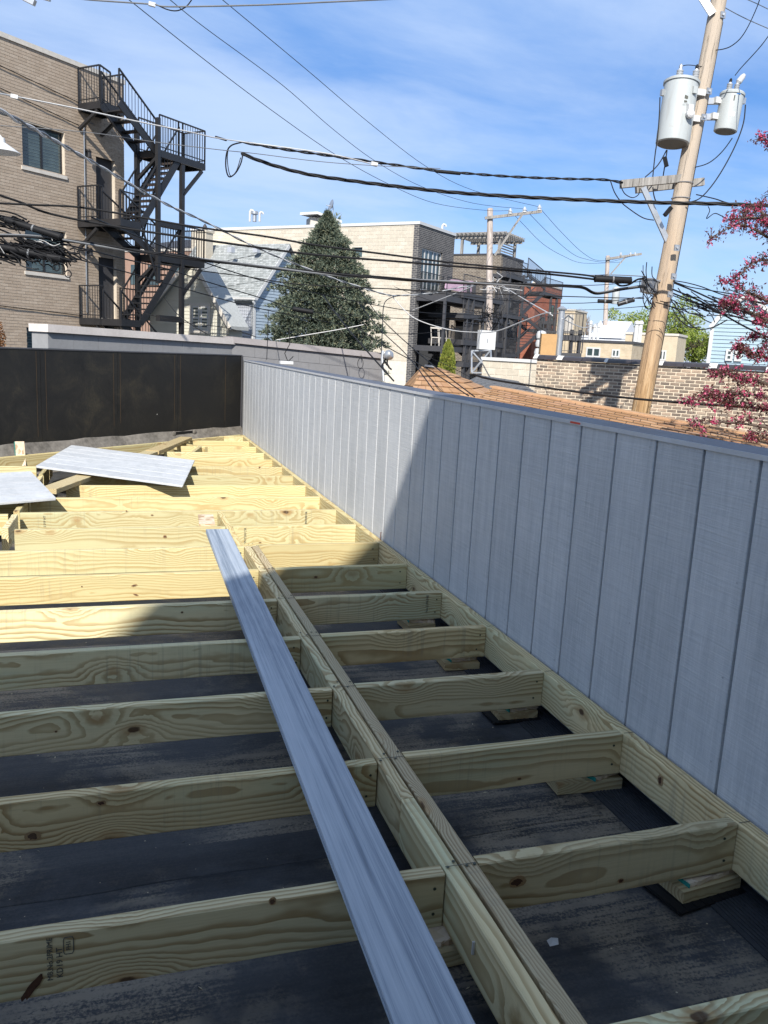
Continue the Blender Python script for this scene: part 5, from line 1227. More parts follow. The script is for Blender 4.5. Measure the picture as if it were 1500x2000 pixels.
# top of the pole, outside the frame
upart(MB().bar(atD(1300,-95,14.3), atD(1520,-60,14.6), .10, .13), 'crossarm', M_ARM)
upart(MB().bar(onpole(-40), onpole(-140), .26, .26), 'pole_top', M_POLE) if False else None
def transformer(top, bot, r, label, brk, depth_shift):
    e = wthing('transformer', bot, label, 'transformer', 'transformers on the leaning pole')
    ax = (top-bot); h = ax.length; a = ax.normalized()
    MB().lathe(bot, [(r*.90,0),(r*.99,.012),(r,.03),(r,h*.5),(r,h)], 36, axis=a).build('tank', M_TRANS, e, g=1, smooth=True)
    MB().lathe(bot+a*(h+.001), [(r*1.07,0),(r*1.08,.035),(r*.95,.06),(r*.5,.085),(r*.1,.09)], 36, axis=a).build('lid', M_TRANS, e, g=1, smooth=True)
    MB().lathe(bot-a*.006, [(r*.86,.0),(r*.86,.005)], 30, axis=a).build('base', plain('tank_base', (.16,.15,.13), .7) if 'tank_base' not in bpy.data.materials else bpy.data.materials['tank_base'], e, g=1)
    return e, a, h
T1t, T1b = atD(1331, 166, 14.35), atD(1313, 282, 14.45)
T1, ax1, h1 = transformer(T1t, T1b, .285, 'large grey cylindrical transformer hung left of the leaning pole', 0, 0)
T2t, T2b = atD(1430, 188, 14.7), atD(1416, 258, 14.8)
T2, ax2, h2 = transformer(T2t, T2b, .20, 'smaller grey cylindrical transformer hung right of the leaning pole', 0, 0)
def bushing(e, c, a, s=1.0, tip=M_GALV):
    m = MB(); m.lathe(c, [(.03*s,0)]+sum([[(.055*s,.03*s+.04*s*k),(.06*s,.045*s+.04*s*k),(.032*s,.055*s+.04*s*k)] for k in range(4)], [])+[(.03*s,.2*s)], 12, axis=a); m.build('bushing', M_PORC, e, g=1, smooth=True)
    MB().lathe(c+a*.201*s, [(.018*s,0),(.03*s,.01),(.03*s,.05*s),(.012*s,.08*s)], 8, axis=a).build('bushing_cap', tip, e, g=1)
left = -CR
bushing(T1, T1t+ax1*.07-CR*.06, ax1, 1.0, M_GALV); bushing(T1, T1t+ax1*.06+CR*.22, ax1, 1.0, M_RUBBER)
bushing(T2, T2t+ax2*.06-CR*.08, ax2, .85, M_RUBBER); bushing(T2, T2t+ax2*.06+CR*.05, ax2, .8, M_GALV)
c = T2t+ax2*.28+CR*.09; MB().lathe(c, [(.03,-.08),(.055,-.05),(.05,.05),(.03,.10)], 10, axis=(ax2*.8+CR*.5)).build('arrester', M_PORC, T2, g=1, smooth=True)
for (e, t, b, r, a, sgn) in ((T1, T1t, T1b, .285, ax1, 1), (T2, T2t, T2b, .20, ax2, -1)):
    for f in (.86, .42):
        c = b.lerp(t, f)+CR*(r*1.15*sgn)-CF*.02; MB().box(c.x-.09,c.x+.09,c.y-.05,c.y+.05,c.z-.05,c.z+.05).build('bracket', M_WHITE, e, g=1)
    if sgn < 0:
        for f in (.86, .42): q = b.lerp(t, f); MB().bar(q-CR*(r*.95), q-CR*(r*.95+.26), .07, .10).build('bracket_arm', M_GALV, e, g=1)
    c = b.lerp(t, .87)-CR*(r*1.06*sgn); MB().box(c.x-.035,c.x+.035,c.y-.03,c.y+.03,c.z-.05,c.z+.05).build('lug', M_GALV, e, g=1)
c = T1b.lerp(T1t, .42)-CF*.29+CR*.13; MB().box(c.x-.05,c.x+.05,c.y-.03,c.y+.03,c.z-.02,c.z+.11).lathe(c-Vector((0,0,.05)), [(.07,0),(.07,.06),(.04,.08)], 10, axis=(-.2,-1,.1)).build('terminal', M_WHITE, T1, g=1)
c = T1b.lerp(T1t, .80)-CF*.24+CR*.16; MB().box(c.x-.04,c.x+.04,c.y-.04,c.y+.04,c.z-.06,c.z+.05).build('terminal', M_TRANS, T1, g=1)
# worn stencil on the tank
def decal(e, cpos, up, w, h, mat, name, jag=0):
    rt = up.cross(-CF).normalized()*-1; pts = []
    n = 10 if jag else 4
    if jag:
        for i in range(n): t = 2*math.pi*i/n; rr = 1+random.uniform(-.45,.3); pts.append(cpos+rt*math.cos(t)*w*rr/2+up*math.sin(t)*h*rr/2)
    else: pts = [cpos-rt*w/2-up*h/2, cpos+rt*w/2-up*h/2, cpos+rt*w/2+up*h/2, cpos-rt*w/2+up*h/2]
    k = len(pts); th = CF*.003
    MB().add(pts+[p+th for p in pts], [tuple(range(k)), tuple(range(2*k-1,k-1,-1))]+[(i,(i+1)%k,k+(i+1)%k,k+i) for i in range(k)]).build(name, mat, e, g=1)
cc = T1b.lerp(T1t, .66)-CF*.286+CR*.03; decal(T1, cc, ax1, .085, .07, M_INK, 'stencil', 1); decal(T1, cc-ax1*.07, ax1, .05, .05, M_INK, 'stencil', 1)
o = text_part('1001\n10 75', T1, cc-ax1*.10, (0,0,0), .045, M_CABLEGREY, 'stencil_text', .002); o.rotation_euler = cam.matrix_world.to_euler()
cc = T2b.lerp(T2t, .93)-CF*.203+CR*.04; decal(T2, cc, ax2, .065, .04, M_BLUEST, 'label')
cc = T2b.lerp(T2t, .36)-CF*.203; decal(T2, cc, ax2, .09, .08, M_WHITE, 'label')
cc = T2b.lerp(T2t, .80)-CF*.204-CR*.02; decal(T2, cc, ax2, .02, .09, M_INK, 'label')

def smallpole(name, xb, yb, xt, yt, dep, r, label, parts):
    b, t = atD(xb, yb, dep), atD(xt, yt, dep); d = (b-t).normalized(); g_ = b+d*((b.z-ZG)/-d.z)
    e = wthing(name, g_, label, 'utility pole'); q = (t-g_).to_track_quat('Z','Y'); L = (t-g_).length
    o = MB().tube([(random.uniform(-.01,.01),random.uniform(-.01,.01),L*i/9) for i in range(10)], [r*1.3-.3*r*i/9 for i in range(10)], 12).build('shaft', M_POLE2, e, smooth=True); o.rotation_euler = q.to_euler(); return e
P2 = smallpole('utility_pole', 954, 765, 957, 408, 37, .13, 'pale weathered utility pole with a white cabinet in the middle distance', 0)
MB().bar(atD(947,426,36.8), atD(1058,413,36.8), .10, .12).build('crossarm', M_ARM, P2, g=1); MB().bar(atD(1020,419,36.7), atD(966,499,36.8), .06, .08).build('brace', M_ARM, P2, g=1)
for (x, y) in ((996,420),(1024,417),(1053,413)): m = MB(); insul(m, atD(x,y,36.8), .10, .28); m.build('insulator', M_PORC, P2, g=1, smooth=True)
c = atD(950, 664, 36.5); MB().box(c.x-.38,c.x+.38,c.y-.14,c.y+.14,c.z-.41,c.z+.41).build('cabinet', M_WHITE, P2, g=1); MB().box(c.x-.03,c.x+.0,c.y-.16,c.y-.141,c.z-.1,c.z+.05).build('cabinet_latch', M_GALV, P2, g=1)
fr = MB(); p0, p1, p2, p3 = atD(921,728,36.5), atD(960,728,36.5), atD(958,684,36.5), atD(921,685,36.5)
for a_, b_ in ((p0,p1),(p1,p2),(p2,p3),(p3,p0),(p0,p2),(p1,p3)): MB().bar(a_, b_, .06, .06).build('bracket_bar', M_GALV, P2, g=1)
MB().tube([atD(961,727,36.4), atD(966,735,36.4), atD(964,752,36.4), atD(955,768,36.4)], .06, 8).build('conduit', M_GALV, P2, g=1)
m = MB(); random.seed(11)
for k in range(26):
    c = atD(random.gauss(957, 9), random.gauss(615, 8), 36.5+random.uniform(-.3,.2)); pts = [c+Vector([random.gauss(0,.22) for _ in range(3)]) for _ in range(3)]; m.tube(pts, .015, 4)
m.build('wire_tangle', M_RUBBER, P2, g=1)['kind'] = 'stuff'
m = MB()
for k in range(12):
    c = atD(random.gauss(965, 14), random.gauss(556, 8), 36.5); pts = [c+Vector([random.gauss(0,.2) for _ in range(3)]) for _ in range(3)]; m.tube(pts, .014, 4)
m.build('pale_wire_tangle', M_CABLEWHITE, P2, g=1)['kind'] = 'stuff'
P4 = smallpole('utility_pole', 1180, 700, 1187, 500, 52, .13, 'farthest weathered utility pole with a long bare crossarm', 0)
MB().bar(atD(1183,506,51.8), atD(1253,496,51.8), .12, .14).build('crossarm', M_ARM, P4, g=1); MB().bar(atD(1222,502,51.7), atD(1193,535,51.8), .06, .07).build('brace', M_ARM, P4, g=1)
for x in (1212, 1231, 1240): m = MB(); insul(m, atD(x, 500, 51.8), .08, .22); m.build('insulator', M_PORC, P4, g=1)
c = atD(1201, 594, 51.3); MB().lathe(c, [(.2,0),(.23,.05),(.23,.95),(.2,1.0),(.05,1.06)], 14).build('far_transformer', M_TRANS, P4, g=1, smooth=True)

# ---------------------------------------------------------- wires
def spline(pts, n=6):
    P = [Vector(p) for p in pts]; out = []
    for i in range(len(P)-1):
        p0 = P[max(i-1,0)]; p1 = P[i]; p2 = P[i+1]; p3 = P[min(i+2,len(P)-1)]
        for k in range(n):
            t = k/n; t2 = t*t; t3 = t2*t
            out.append(.5*((2*p1)+(p2-p0)*t+(2*p0-5*p1+4*p2-p3)*t2+(3*p1-p0-3*p2+p3)*t3))
    out.append(P[-1]); return out
def cable(label, pts, d0, d1, r, mat=M_RUBBER, name='overhead_cable', cat='cable', strands=1, pitch=.5, group='overhead cables'):
    r = r*(.82 if r > .011 else .9); n = len(pts); P = [atD(x, y, d0+(d1-d0)*i/(n-1)) for i, (x, y) in enumerate(pts)]; S_ = spline(P, 6)
    if strands == 1:
        o = MB().tube(S_, r, 6).build(name, mat, origin=S_[0], smooth=True)
    else:
        o = wthing(name, S_[0], label, cat, group); L = 0; acc = [0]
        S_ = spline(S_, 4)
        for i in range(1, len(S_)): L += (S_[i]-S_[i-1]).length; acc.append(L)
        for k in range(strands):
            q = []
            for i, p in enumerate(S_):
                d = (S_[min(i+1,len(S_)-1)]-S_[max(i-1,0)]).normalized(); a = d.cross(Vector((0,0,1))).normalized(); b = d.cross(a)
                t = 2*math.pi*(acc[i]/pitch+k/strands); q.append(p+(a*math.cos(t)+b*math.sin(t))*r*1.05)
            MB().tube(q, r, 5).build('strand', mat if not isinstance(mat, list) else mat[k % len(mat)], o, g=1, smooth=True)
        return o
    return tag(o, label, cat, group)
cable('upper primary wire from the far right insulator up over the sky', [(1053,404),(925,372),(832,325),(720,239),(600,137),(435,0),(405,-25)], 36.8, 14, .009)
cable('middle primary wire from the middle insulator up over the sky', [(1024,408),(925,397),(825,365),(735,316),(650,252),(550,165),(400,54),(335,2),(300,-28)], 36.8, 13, .009)
cable('lower primary wire from the near insulator up over the sky', [(996,411),(950,411),(850,397),(760,360),(655,302),(530,215),(400,117),(255,2),(220,-25)], 36.8, 12.5, .009)
cable('thin wire sagging from the near insulator to the far crossarm', [(998,413),(1020,436),(1060,476),(1100,500),(1140,514),(1212,512)], 36.8, 51.8, .012)
cable('thin wire sagging from the middle insulator to the far crossarm', [(1026,409),(1073,457),(1113,492),(1140,505),(1185,512),(1231,501)], 36.8, 51.8, .012)
cable('thin wire sagging from the far insulator to the far crossarm', [(1055,407),(1095,452),(1140,495),(1175,509),(1240,499)], 36.8, 51.8, .012)
cable('thick twisted black cable crossing in front of the leaning pole', [(472,300),(525,320),(600,340),(700,355),(800,367),(900,377),(1025,385),(1150,391),(1300,396),(1400,398),(1560,404)], 14.0, 12.6, .019, strands=3, pitch=1.0)
cable('twisted cable ending at the lower crossarm of the leaning pole', [(470,277),(550,291),(700,312),(850,333),(905,338),(1000,345),(1100,349),(1180,351),(1216,357)], 13.5, 14.4, .015, strands=2, pitch=.6)
cable('bright messenger wire from the left edge towards the splice above the spruce', [(-20,179),(28,188),(150,212),(267,237),(367,257),(420,269),(475,277),(640,300),(725,320)], 9, 13.6, .010, M_CABLEWHITE)
cable('very thin wire running level past the fire escape to the white clip', [(-20,244),(167,258),(300,277),(433,293),(500,300),(620,315),(725,323),(860,329)], 10, 13.6, .006, M_CABLEGREY)
cable('hanging black loop below the twisted cables near the fire escape', [(472,278),(452,284),(443,298),(441,325),(447,345),(460,338),(470,320),(474,303)], 13.4, 13.8, .014)
cable('inner black loop below the twisted cables near the fire escape', [(446,288),(444,310),(447,335),(452,344),(462,333),(470,308)], 13.5, 13.7, .008)
cable('thick grey pair descending from the left edge to the middle pole', [(-20,206),(67,253),(133,290),(200,328),(267,367),(333,403),(400,433),(500,483),(608,528),(673,551),(753,575),(780,577),(847,572),(900,561),(940,555)], 8.5, 36.5, .020, [M_CABLEGREY, M_CABLEWHITE], strands=2, pitch=1.5)
cable('grey wire across the very top of the picture', [(140,-8),(167,-1),(293,8),(333,13),(500,10),(640,4),(770,-2),(850,-6)], 9, 9, .009, M_CABLEGREY)
cable('small drooping black loop under the top grey wire', [(300,6),(325,18),(345,21),(362,14),(372,3),(378,-8)], 9, 9, .007)
cable('upper black telecom cable from the left wall to the splice case', [(-20,396),(60,400),(148,404),(233,417),(367,441),(513,461),(619,479),(780,500),(873,512),(1007,525),(1140,537),(1165,543)], 12, 14.2, .020)
cable('second black telecom cable from the left wall to the splice case', [(-20,375),(40,395),(100,418),(233,444),(367,464),(487,481),(620,498),(780,511),(873,519),(980,527),(1087,537),(1165,546)], 12, 14.2, .022)
cable('ropey bundled telecom trunk running to the leaning pole', [(-20,460),(60,462),(133,470),(300,495),(400,508),(513,521),(647,535),(780,545),(873,551),(1007,556),(1110,559),(1140,562),(1167,573),(1217,564),(1262,558)], 12, 14.6, .017, [M_RUBBER, M_RUBBER, M_CABLEGREY], strands=3, pitch=3.2)
cable('black cable from the left bundle falling to the cabinet pole', [(-20,440),(133,500),(267,537),(400,575),(500,601),(620,625),(780,652),(900,640),(955,618)], 12, 36.4, .016)
cable('black cable crossing the grey roof to the cabinet pole', [(180,425),(290,470),(407,515),(513,548),(647,579),(780,604),(847,612),(953,616)], 13, 36.4, .018)
cable('black cable with a splice in front of the spruce', [(100,470),(240,505),(333,527),(400,549),(513,583),(575,604),(600,609),(700,616),(780,622),(870,625),(953,620)], 13, 36.4, .016)
cable('thin black line level across the spruce towards the leaning pole', [(300,512),(380,527),(480,540),(593,556),(780,565),(960,574),(1140,580),(1258,583)], 13, 14.6, .010)
cable('thin black line just under the splice cases', [(700,560),(850,572),(1000,588),(1140,592),(1258,580)], 20, 14.6, .008)
cable('fine black wire above the ropey trunk', [(960,556),(1080,556),(1160,557),(1262,549)], 20, 14.6, .008)
cable('fine black wire between the splice cases and the leaning pole', [(1100,606),(1180,604),(1262,598)], 30, 14.7, .008)
cable('steel strand over the large splice case', [(1140,538),(1200,537),(1262,540)], 14.3, 14.6, .010, M_CABLEGREY)
cable('looping thick cable out of the large splice case', [(1203,553),(1212,558),(1228,556),(1245,546),(1262,543)], 14.2, 14.6, .020)
cable('small loop hanging left of the leaning pole', [(1258,560),(1256,585),(1262,600),(1270,603),(1276,592)], 14.4, 14.6, .009)
cable('second small loop left of the leaning pole', [(1276,575),(1264,585),(1259,598),(1268,604),(1276,597)], 14.4, 14.6, .008)
cable('pale drop cable sagging under the cabinet pole', [(767,580),(807,620),(873,643),(927,649),(969,647),(1020,628),(1060,613),(1075,611)], 30, 19.5, .020, M_CABLEWHITE)
cable('pale drop cable rising to the cabinet pole from the dark porch', [(806,606),(860,585),(932,556)], 44, 36.5, .028, M_CABLEWHITE)
cable('pale drop cable from the cabinet pole to the silver flue', [(984,560),(1030,588),(1079,616)], 36.5, 19.5, .018, M_CABLEWHITE)
cable('pale drop cable from the silver flue to the right', [(1098,622),(1140,640),(1165,632),(1188,622)], 19.5, 40, .016, M_CABLEWHITE)
cable('thick black cable draped low along the shingled garage roof', [(924,731),(960,741),(1050,755),(1140,767),(1233,778),(1350,788),(1530,800)], 14, 11, .022)
cable('black guy wire crossing down left of the hip roof', [(631,577),(655,610),(690,655),(769,744)], 16, 9.8, .011)
cable('black drop wire over the hip roof left slope', [(700,590),(740,641),(793,692),(847,762)], 22, 12, .010)
cable('black drop wire over the hip roof ridge', [(640,600),(740,668),(830,718),(915,773)], 22, 12.6, .011)
cable('black drop wire from the trunk over the hip roof right slope', [(700,560),(740,617),(820,692),(927,775)], 22, 12.8, .011)
cable('black drop wire falling to the foot of the cabinet pole', [(820,690),(870,712),(920,738),(950,764)], 30, 20, .010)
cable('vertical wire dropping in front of the garage corner', [(780,577),(752,590),(747,640),(745,690)], 18, 14.9, .010)
cable('thin vertical wire in front of the dark garage wall', [(524,605),(523,650),(521,702)], 13.2, 12, .006)
cable('thin vertical wire ending in a ring on the garage wall', [(707,640),(706,665),(705,700)], 15, 14.7, .006)
cable('pale thin wire slanting across the lower spruce', [(540,664),(600,654),(665,643),(710,634)], 18, 18, .010, M_CABLEWHITE)
cable('black wire slanting from the stair over the grey roof', [(395,527),(450,508),(500,498),(545,485)], 24, 30, .010)
cable('thin wire slanting low over the grey roof house', [(400,562),(450,558),(510,548)], 24, 30, .008)
cable('black drop wire crossing the cream house', [(320,580),(345,612),(375,635),(404,652)], 20, 14, .010)
cable('thin dark wire across the cream house eave', [(265,608),(350,628),(440,640),(500,658)], 20, 14, .008)
cable('thin wire across the ivory wall left of the cabinet pole', [(770,560),(850,590),(945,612)], 36, 36.5, .014)
cable('lead wire from the small transformer down to the pole', [(1430,270),(1414,292),(1396,310),(1378,321),(1352,328)], 14.8, 14.5, .010)
cable('long curved lead right of the small transformer', [(1456,205),(1452,240),(1438,280),(1415,325),(1390,363),(1366,388),(1342,396)], 14.8, 14.4, .013)
cable('high lead curving off the leaning pole to the upper right', [(1396,98),(1412,96),(1428,90),(1446,75),(1462,50),(1480,10),(1486,-12)], 14.4, 13, .009)
cable('lead from the arrester to the right edge', [(1436,147),(1447,133),(1470,108),(1490,85),(1515,50)], 14.8, 13, .009)
cable('short lead arching over the large transformer', [(1327,138),(1331,130),(1345,127),(1371,130)], 14.4, 14.4, .008)
cable('lead from the large transformer to the crossarm', [(1302,293),(1290,315),(1278,330),(1260,346)], 14.5, 14.5, .012)
cable('second lead from the large transformer to the crossarm', [(1281,290),(1278,315),(1275,345)], 14.5, 14.5, .012)
cable('lead with a black sleeve under the large transformer', [(1303,293),(1299,320),(1295,345)], 14.4, 14.5, .012)
cable('lead running down the left flank of the large transformer', [(1289,190),(1288,220),(1285,260),(1281,292)], 14.3, 14.4, .012)
cable('black jumper curving from the crossarm to the twisted cable', [(1192,352),(1200,375),(1212,393),(1225,405),(1255,425),(1277,430)], 14.2, 14.3, .012)
cable('short jumper under the crossarm', [(1212,362),(1220,378),(1235,386),(1247,380),(1250,368)], 14.3, 14.5, .009)
cable('jumper from the crossarm to the pole clamp', [(1275,366),(1278,385),(1285,395),(1310,398)], 14.4, 14.3, .013)
cable('thin wire right of the pole top', [(1390,0),(1425,20),(1460,38),(1515,62)], 14.5, 16, .008, M_CABLEGREY)
cable('second thin wire right of the pole top', [(1457,-2),(1480,8),(1515,25)], 14.5, 16, .008, M_CABLEGREY)
cable('black cable right of the pole heading into the flowering tree', [(1360,380),(1395,388),(1420,396),(1450,401),(1475,410)], 14.4, 12, .012)
cable('pigtail wire below the thick twisted cable', [(1383,403),(1386,412),(1380,427),(1395,417),(1408,421),(1420,428)], 13, 13, .008)
for k, (y0, pts, lab) in enumerate(((0,[(1315,548),(1340,552),(1370,560),(1410,575),(1450,583),(1530,600)],'uppermost'),(0,[(1318,553),(1350,566),(1385,582),(1420,598),(1460,612),(1530,640)],'second'),(0,[(1312,572),(1340,583),(1380,600),(1410,612),(1450,622),(1530,650)],'third'),(0,[(1314,565),(1345,578),(1375,592),(1440,630),(1480,650),(1530,672)],'fourth'),(0,[(1316,550),(1345,560),(1380,566),(1430,574),(1530,588)],'thin high'),(0,[(1310,585),(1335,620),(1360,642),(1390,640),(1420,625)],'drooping'),(0,[(1312,600),(1320,615),(1335,632),(1352,640),(1365,638)],'short drooping'),(0,[(1314,577),(1350,590),(1400,598),(1460,610),(1530,625)],'thin low'))):
    cable(lab+' telecom cable right of the leaning pole behind the blossom', pts, 14.6, 12.5, .017 if k in (1,2,3) else .010)
# splice cases and clamps
def splice(x0, y0, x1, y1, dep, r, label, ends=True, mat=M_RUBBER, dep1=None):
    a_, b_ = atD(x0, y0, dep), atD(x1, y1, dep1 or dep); L = (b_-a_).length; e = wthing('splice_case', a_, label, 'splice case', 'splice cases on the cables')
    MB().lathe(a_, [(r*.5,0),(r*.9,L*.02),(r,L*.05),(r,L*.95),(r*.9,L*.98),(r*.5,L)], 14, axis=(b_-a_)).build('shell', mat, e, g=1, smooth=True)
    if ends:
        for f in (.04, .5, .96): MB().lathe(a_.lerp(b_, f)-(b_-a_).normalized()*.012, [(r*1.06,0),(r*1.06,.024)], 14, axis=(b_-a_)).build('strap', M_CABLEGREY if f == .5 else mat, e, g=1)
    return e
splice(1160, 544, 1234, 548, 14.2, .058, 'largest black cylindrical splice case left of the leaning pole')
splice(1168, 588, 1195, 589, 14.2, .032, 'small black splice with round end loops')
splice(1207, 594, 1238, 585, 14.2, .040, 'tilted bulky black splice near the leaning pole', mat=M_BLKMET)
splice(850, 334, 900, 339, 13.6, .028, 'black splice sleeve on the twisted cable against open sky', False)
splice(420, 267, 443, 274, 13.2, .018, 'short black splice sleeve beside the fire escape top', False)
splice(572, 603, 612, 610, 19.5, .055, 'black splice in front of the spruce', False)
splice(8, 428, 122, 464, 12.2, .050, 'long black splice case high on the taupe building wires', True)
splice(-10, 480, 124, 507, 12.2, .052, 'long black splice case low on the taupe building wires', True)
for (x, y, lab) in ((1301,316,'under the large transformer'),(1303,413,'beside the pole brace')):
    a_ = atD(x-3, y-9, 14.3) if y < 400 else atD(x-5, y+8, 14.3); b_ = atD(x+1, y+9, 14.3) if y < 400 else atD(x+8, y-8, 14.3)
    tag(MB().bar(a_, b_, .06, .06).build('cable_sleeve', M_RUBBER, origin=a_), 'black sleeve connector '+lab, 'connector')
for (x, y, d, lab) in ((731,320,13.4,'white clip on the twisted cable above the building'),(297,8,9,'white clamp on the wire at the top of the picture'),(28,188,9.4,'white clamp on the bright wire near the left edge')):
    c = atD(x, y, d); s = d/FPX*5; tag(MB().box(-s*1.3,s*1.3,-s*.6,s*.6,-s*.8,s*.6).build('wire_clamp', M_WHITE, loc=c, rot=(0,.1,0)), lab, 'clamp')
# tangles
def tangle(label, x, y, sx, sy, dep, n, r, sd, mat=M_RUBBER, slope=.27):
    random.seed(sd); m = MB()
    for k in range(n):
        c = atD(random.gauss(x, sx), random.gauss(y, sy), dep+random.uniform(-.15,.15)); s = .022
        al = (CR*math.cos(slope)-CU*math.sin(slope)); Lr = random.uniform(.05,.22)
        pts = spline([c+al*Lr*(q-1.5)+Vector([random.gauss(0,s) for _ in range(3)]) for q in range(4)], 4)
        if k % 5 == 0: pts = spline([c+Vector((0,0,-.02*q*q+.03*q))+al*.05*q+Vector([random.gauss(0,.02) for _ in range(3)]) for q in range(4)], 4)
        m.tube(pts, r, 4)
    tag(m.build('wire_tangle', mat, origin=atD(x, y, dep)), label, 'wires', kind='stuff')
tangle('dense black tangle of cables at the left edge before the windows', 50, 490, 34, 8, 12.3, 120, .012, 1)
tangle('black tangle of cable ends over the middle window', 100, 496, 20, 9, 12.3, 50, .010, 2)
tangle('tangle of wires right of the leaning pole', 1390, 598, 34, 10, 14, 46, .008, 4, slope=.35)
tangle('dark knot of cables at the upper left splice', 20, 432, 16, 5, 12.3, 26, .012, 5)
tangle('pale ties and wires on the left bundle', 60, 474, 40, 14, 12.2, 6, .005, 6, M_CABLEWHITE)
tangle('cable clips where the bundle meets the leaning pole', 1268, 556, 6, 9, 14.5, 14, .008, 8, slope=1.2)
c = atD(1268, 560, 14.6); jb = MB().box(-.11,.11,-.10,.10,-.11,.10).box(-.13,.13,-.12,.12,.101,.125); tag(jb.build('junction_box', M_GALV, loc=c, rot=(0,.08,.3)), 'grey junction box clamped to the left of the leaning pole', 'junction box')
for (x, y, lab) in ((110,522,'left'),(133,535,'right')):
    c = atD(x, y, 12.2); r = .045; tag(MB().tube([c+Vector((r*math.cos(t), .0, r*math.sin(t)*1.1)) for t in [i*2*math.pi/14 for i in range(15)]], .009, 5, cap=False).build('cable_coil', M_RUBBER, origin=c), lab+' black ring of coiled cable below the middle window', 'cable coil')
c = atD(704, 710, 14.6); tag(MB().tube([c+Vector((.05*math.cos(t), 0, .09*math.sin(t))) for t in [i*2*math.pi/14 for i in range(15)]], .006, 5, cap=False).build('cable_coil', M_RUBBER, origin=c), 'thin wire ring hanging on the dark grey garage wall', 'cable coil')
# insulator struts on far right of left bundle: gooseneck lamp
gl = atD(3, 262, 13); GL = wthing('gooseneck_lamp', gl, 'white gooseneck lamp shade at the left edge before the taupe building', 'lamp')
c = atD(4, 296, 13); MB().lathe(c, [(.27,-.012),(.265,.0),(.195,.045),(.092,.11),(.054,.13),(.05,.2),(.016,.21)], 24).build('shade', M_WHITE, GL, g=1, smooth=True)
MB().tube([c+Vector((0,0,.2)), c+Vector((-.10,0,.32)), c+Vector((-.4,.1,.36)), c+Vector((-.9,.3,.3))], .016, 8).build('arm', M_WHITE, GL, g=1)
hw = atD(60, 2, 8); tag(MB().bar(atD(44,-6,8), atD(68,6,8), .05, .05).bar(atD(80,-6,8), atD(98,-1,8), .04, .03).build('cable_bracket', M_GALV, origin=hw), 'grey metal bracket end at the top left of the picture', 'bracket')

# ---------------------------------------------------------- trees
def leafcloud(m, c, rad, n, size, flat=.35, rnd=random):
    for _ in range(n):
        while True:
            v = Vector((rnd.uniform(-1,1), rnd.uniform(-1,1), rnd.uniform(-1,1)))
            if v.length < 1: break
        p = c+Vector((v.x*rad[0], v.y*rad[1], v.z*rad[2])); s = size*rnd.uniform(.6,1.3)
        a = Vector([rnd.gauss(0,1) for _ in range(3)]).normalized(); b = a.cross(Vector([rnd.gauss(0,1) for _ in range(3)])).normalized()
        m.add([p-a*s, p-b*s*flat, p+a*s, p+b*s*flat], [(0,1,2,3)])
random.seed(21)
tb = atD(634, 600, 31); tb.z = ZG; SPR = wthing('spruce_tree', tb, 'dense dark green spruce in front of the ivory building', 'tree')
ztop = CAMH+(677-424)/FPX*31
MB().tube([tb, Vector((tb.x,tb.y,ztop-.5))], [.16,.03], 8).build('trunk', M_BARK, SPR, g=1)
m = MB(); inner = MB()
for k in range(20000):
    d = (random.random()**.72)*7.8; r0 = min(.60*d, 2.15*(1-math.exp(-d/2.5))+.02); t = random.uniform(0, 6.283)
    lay = (d*1.9+t*.16) % 1; lump = 1+.16*math.sin(5*t+d*2.3)+.10*math.sin(11*t-d*4)+.46*(lay-.5)
    r = r0*lump*(1-.42*random.random()**2.2); r = max(.02, r)
    c = Vector((tb.x+r*math.cos(t), tb.y+r*math.sin(t), ztop-d-.12*r*0+random.uniform(-.05,.05)))
    out = Vector((math.cos(t), math.sin(t), .25+random.uniform(-.2,.5))).normalized()
    for q in range(9):
        dv = (out+Vector([random.gauss(0,.55) for _ in range(3)])).normalized(); L = random.uniform(.08,.16); s = dv.cross(Vector([random.gauss(0,1) for _ in range(3)])).normalized()*.016
        m.add([c-s, c+s, c+dv*L+s*.4, c+dv*L-s*.4], [(0,1,2,3)])
for (px, py) in ((626,432),(641,420),(659,418)):
    tp = atD(px, py, 31)
    for k in range(130):
        c = tp-Vector((random.gauss(0,.07),random.gauss(0,.07),random.random()*1.2)); dv = Vector((random.gauss(0,.6),random.gauss(0,.6),.8)).normalized(); s = dv.cross(Vector((0.3,1,0))).normalized()*.018
        m.add([c-s, c+s, c+dv*.14], [(0,1,2)])
m.build('crown', M_SPRUCE, SPR, g=1)['kind'] = 'stuff'
inner = MB(); inner.lathe((tb.x,tb.y,ztop), [(.03,-.6)]+[(.80*(1-math.exp(-d/2.9)), -d-.7) for d in (.6,1,1.6,2.4,3.5,5,7)], 16, axis=(0,0,1)); inner.build('inner_branches', M_DEEP, SPR, g=1)
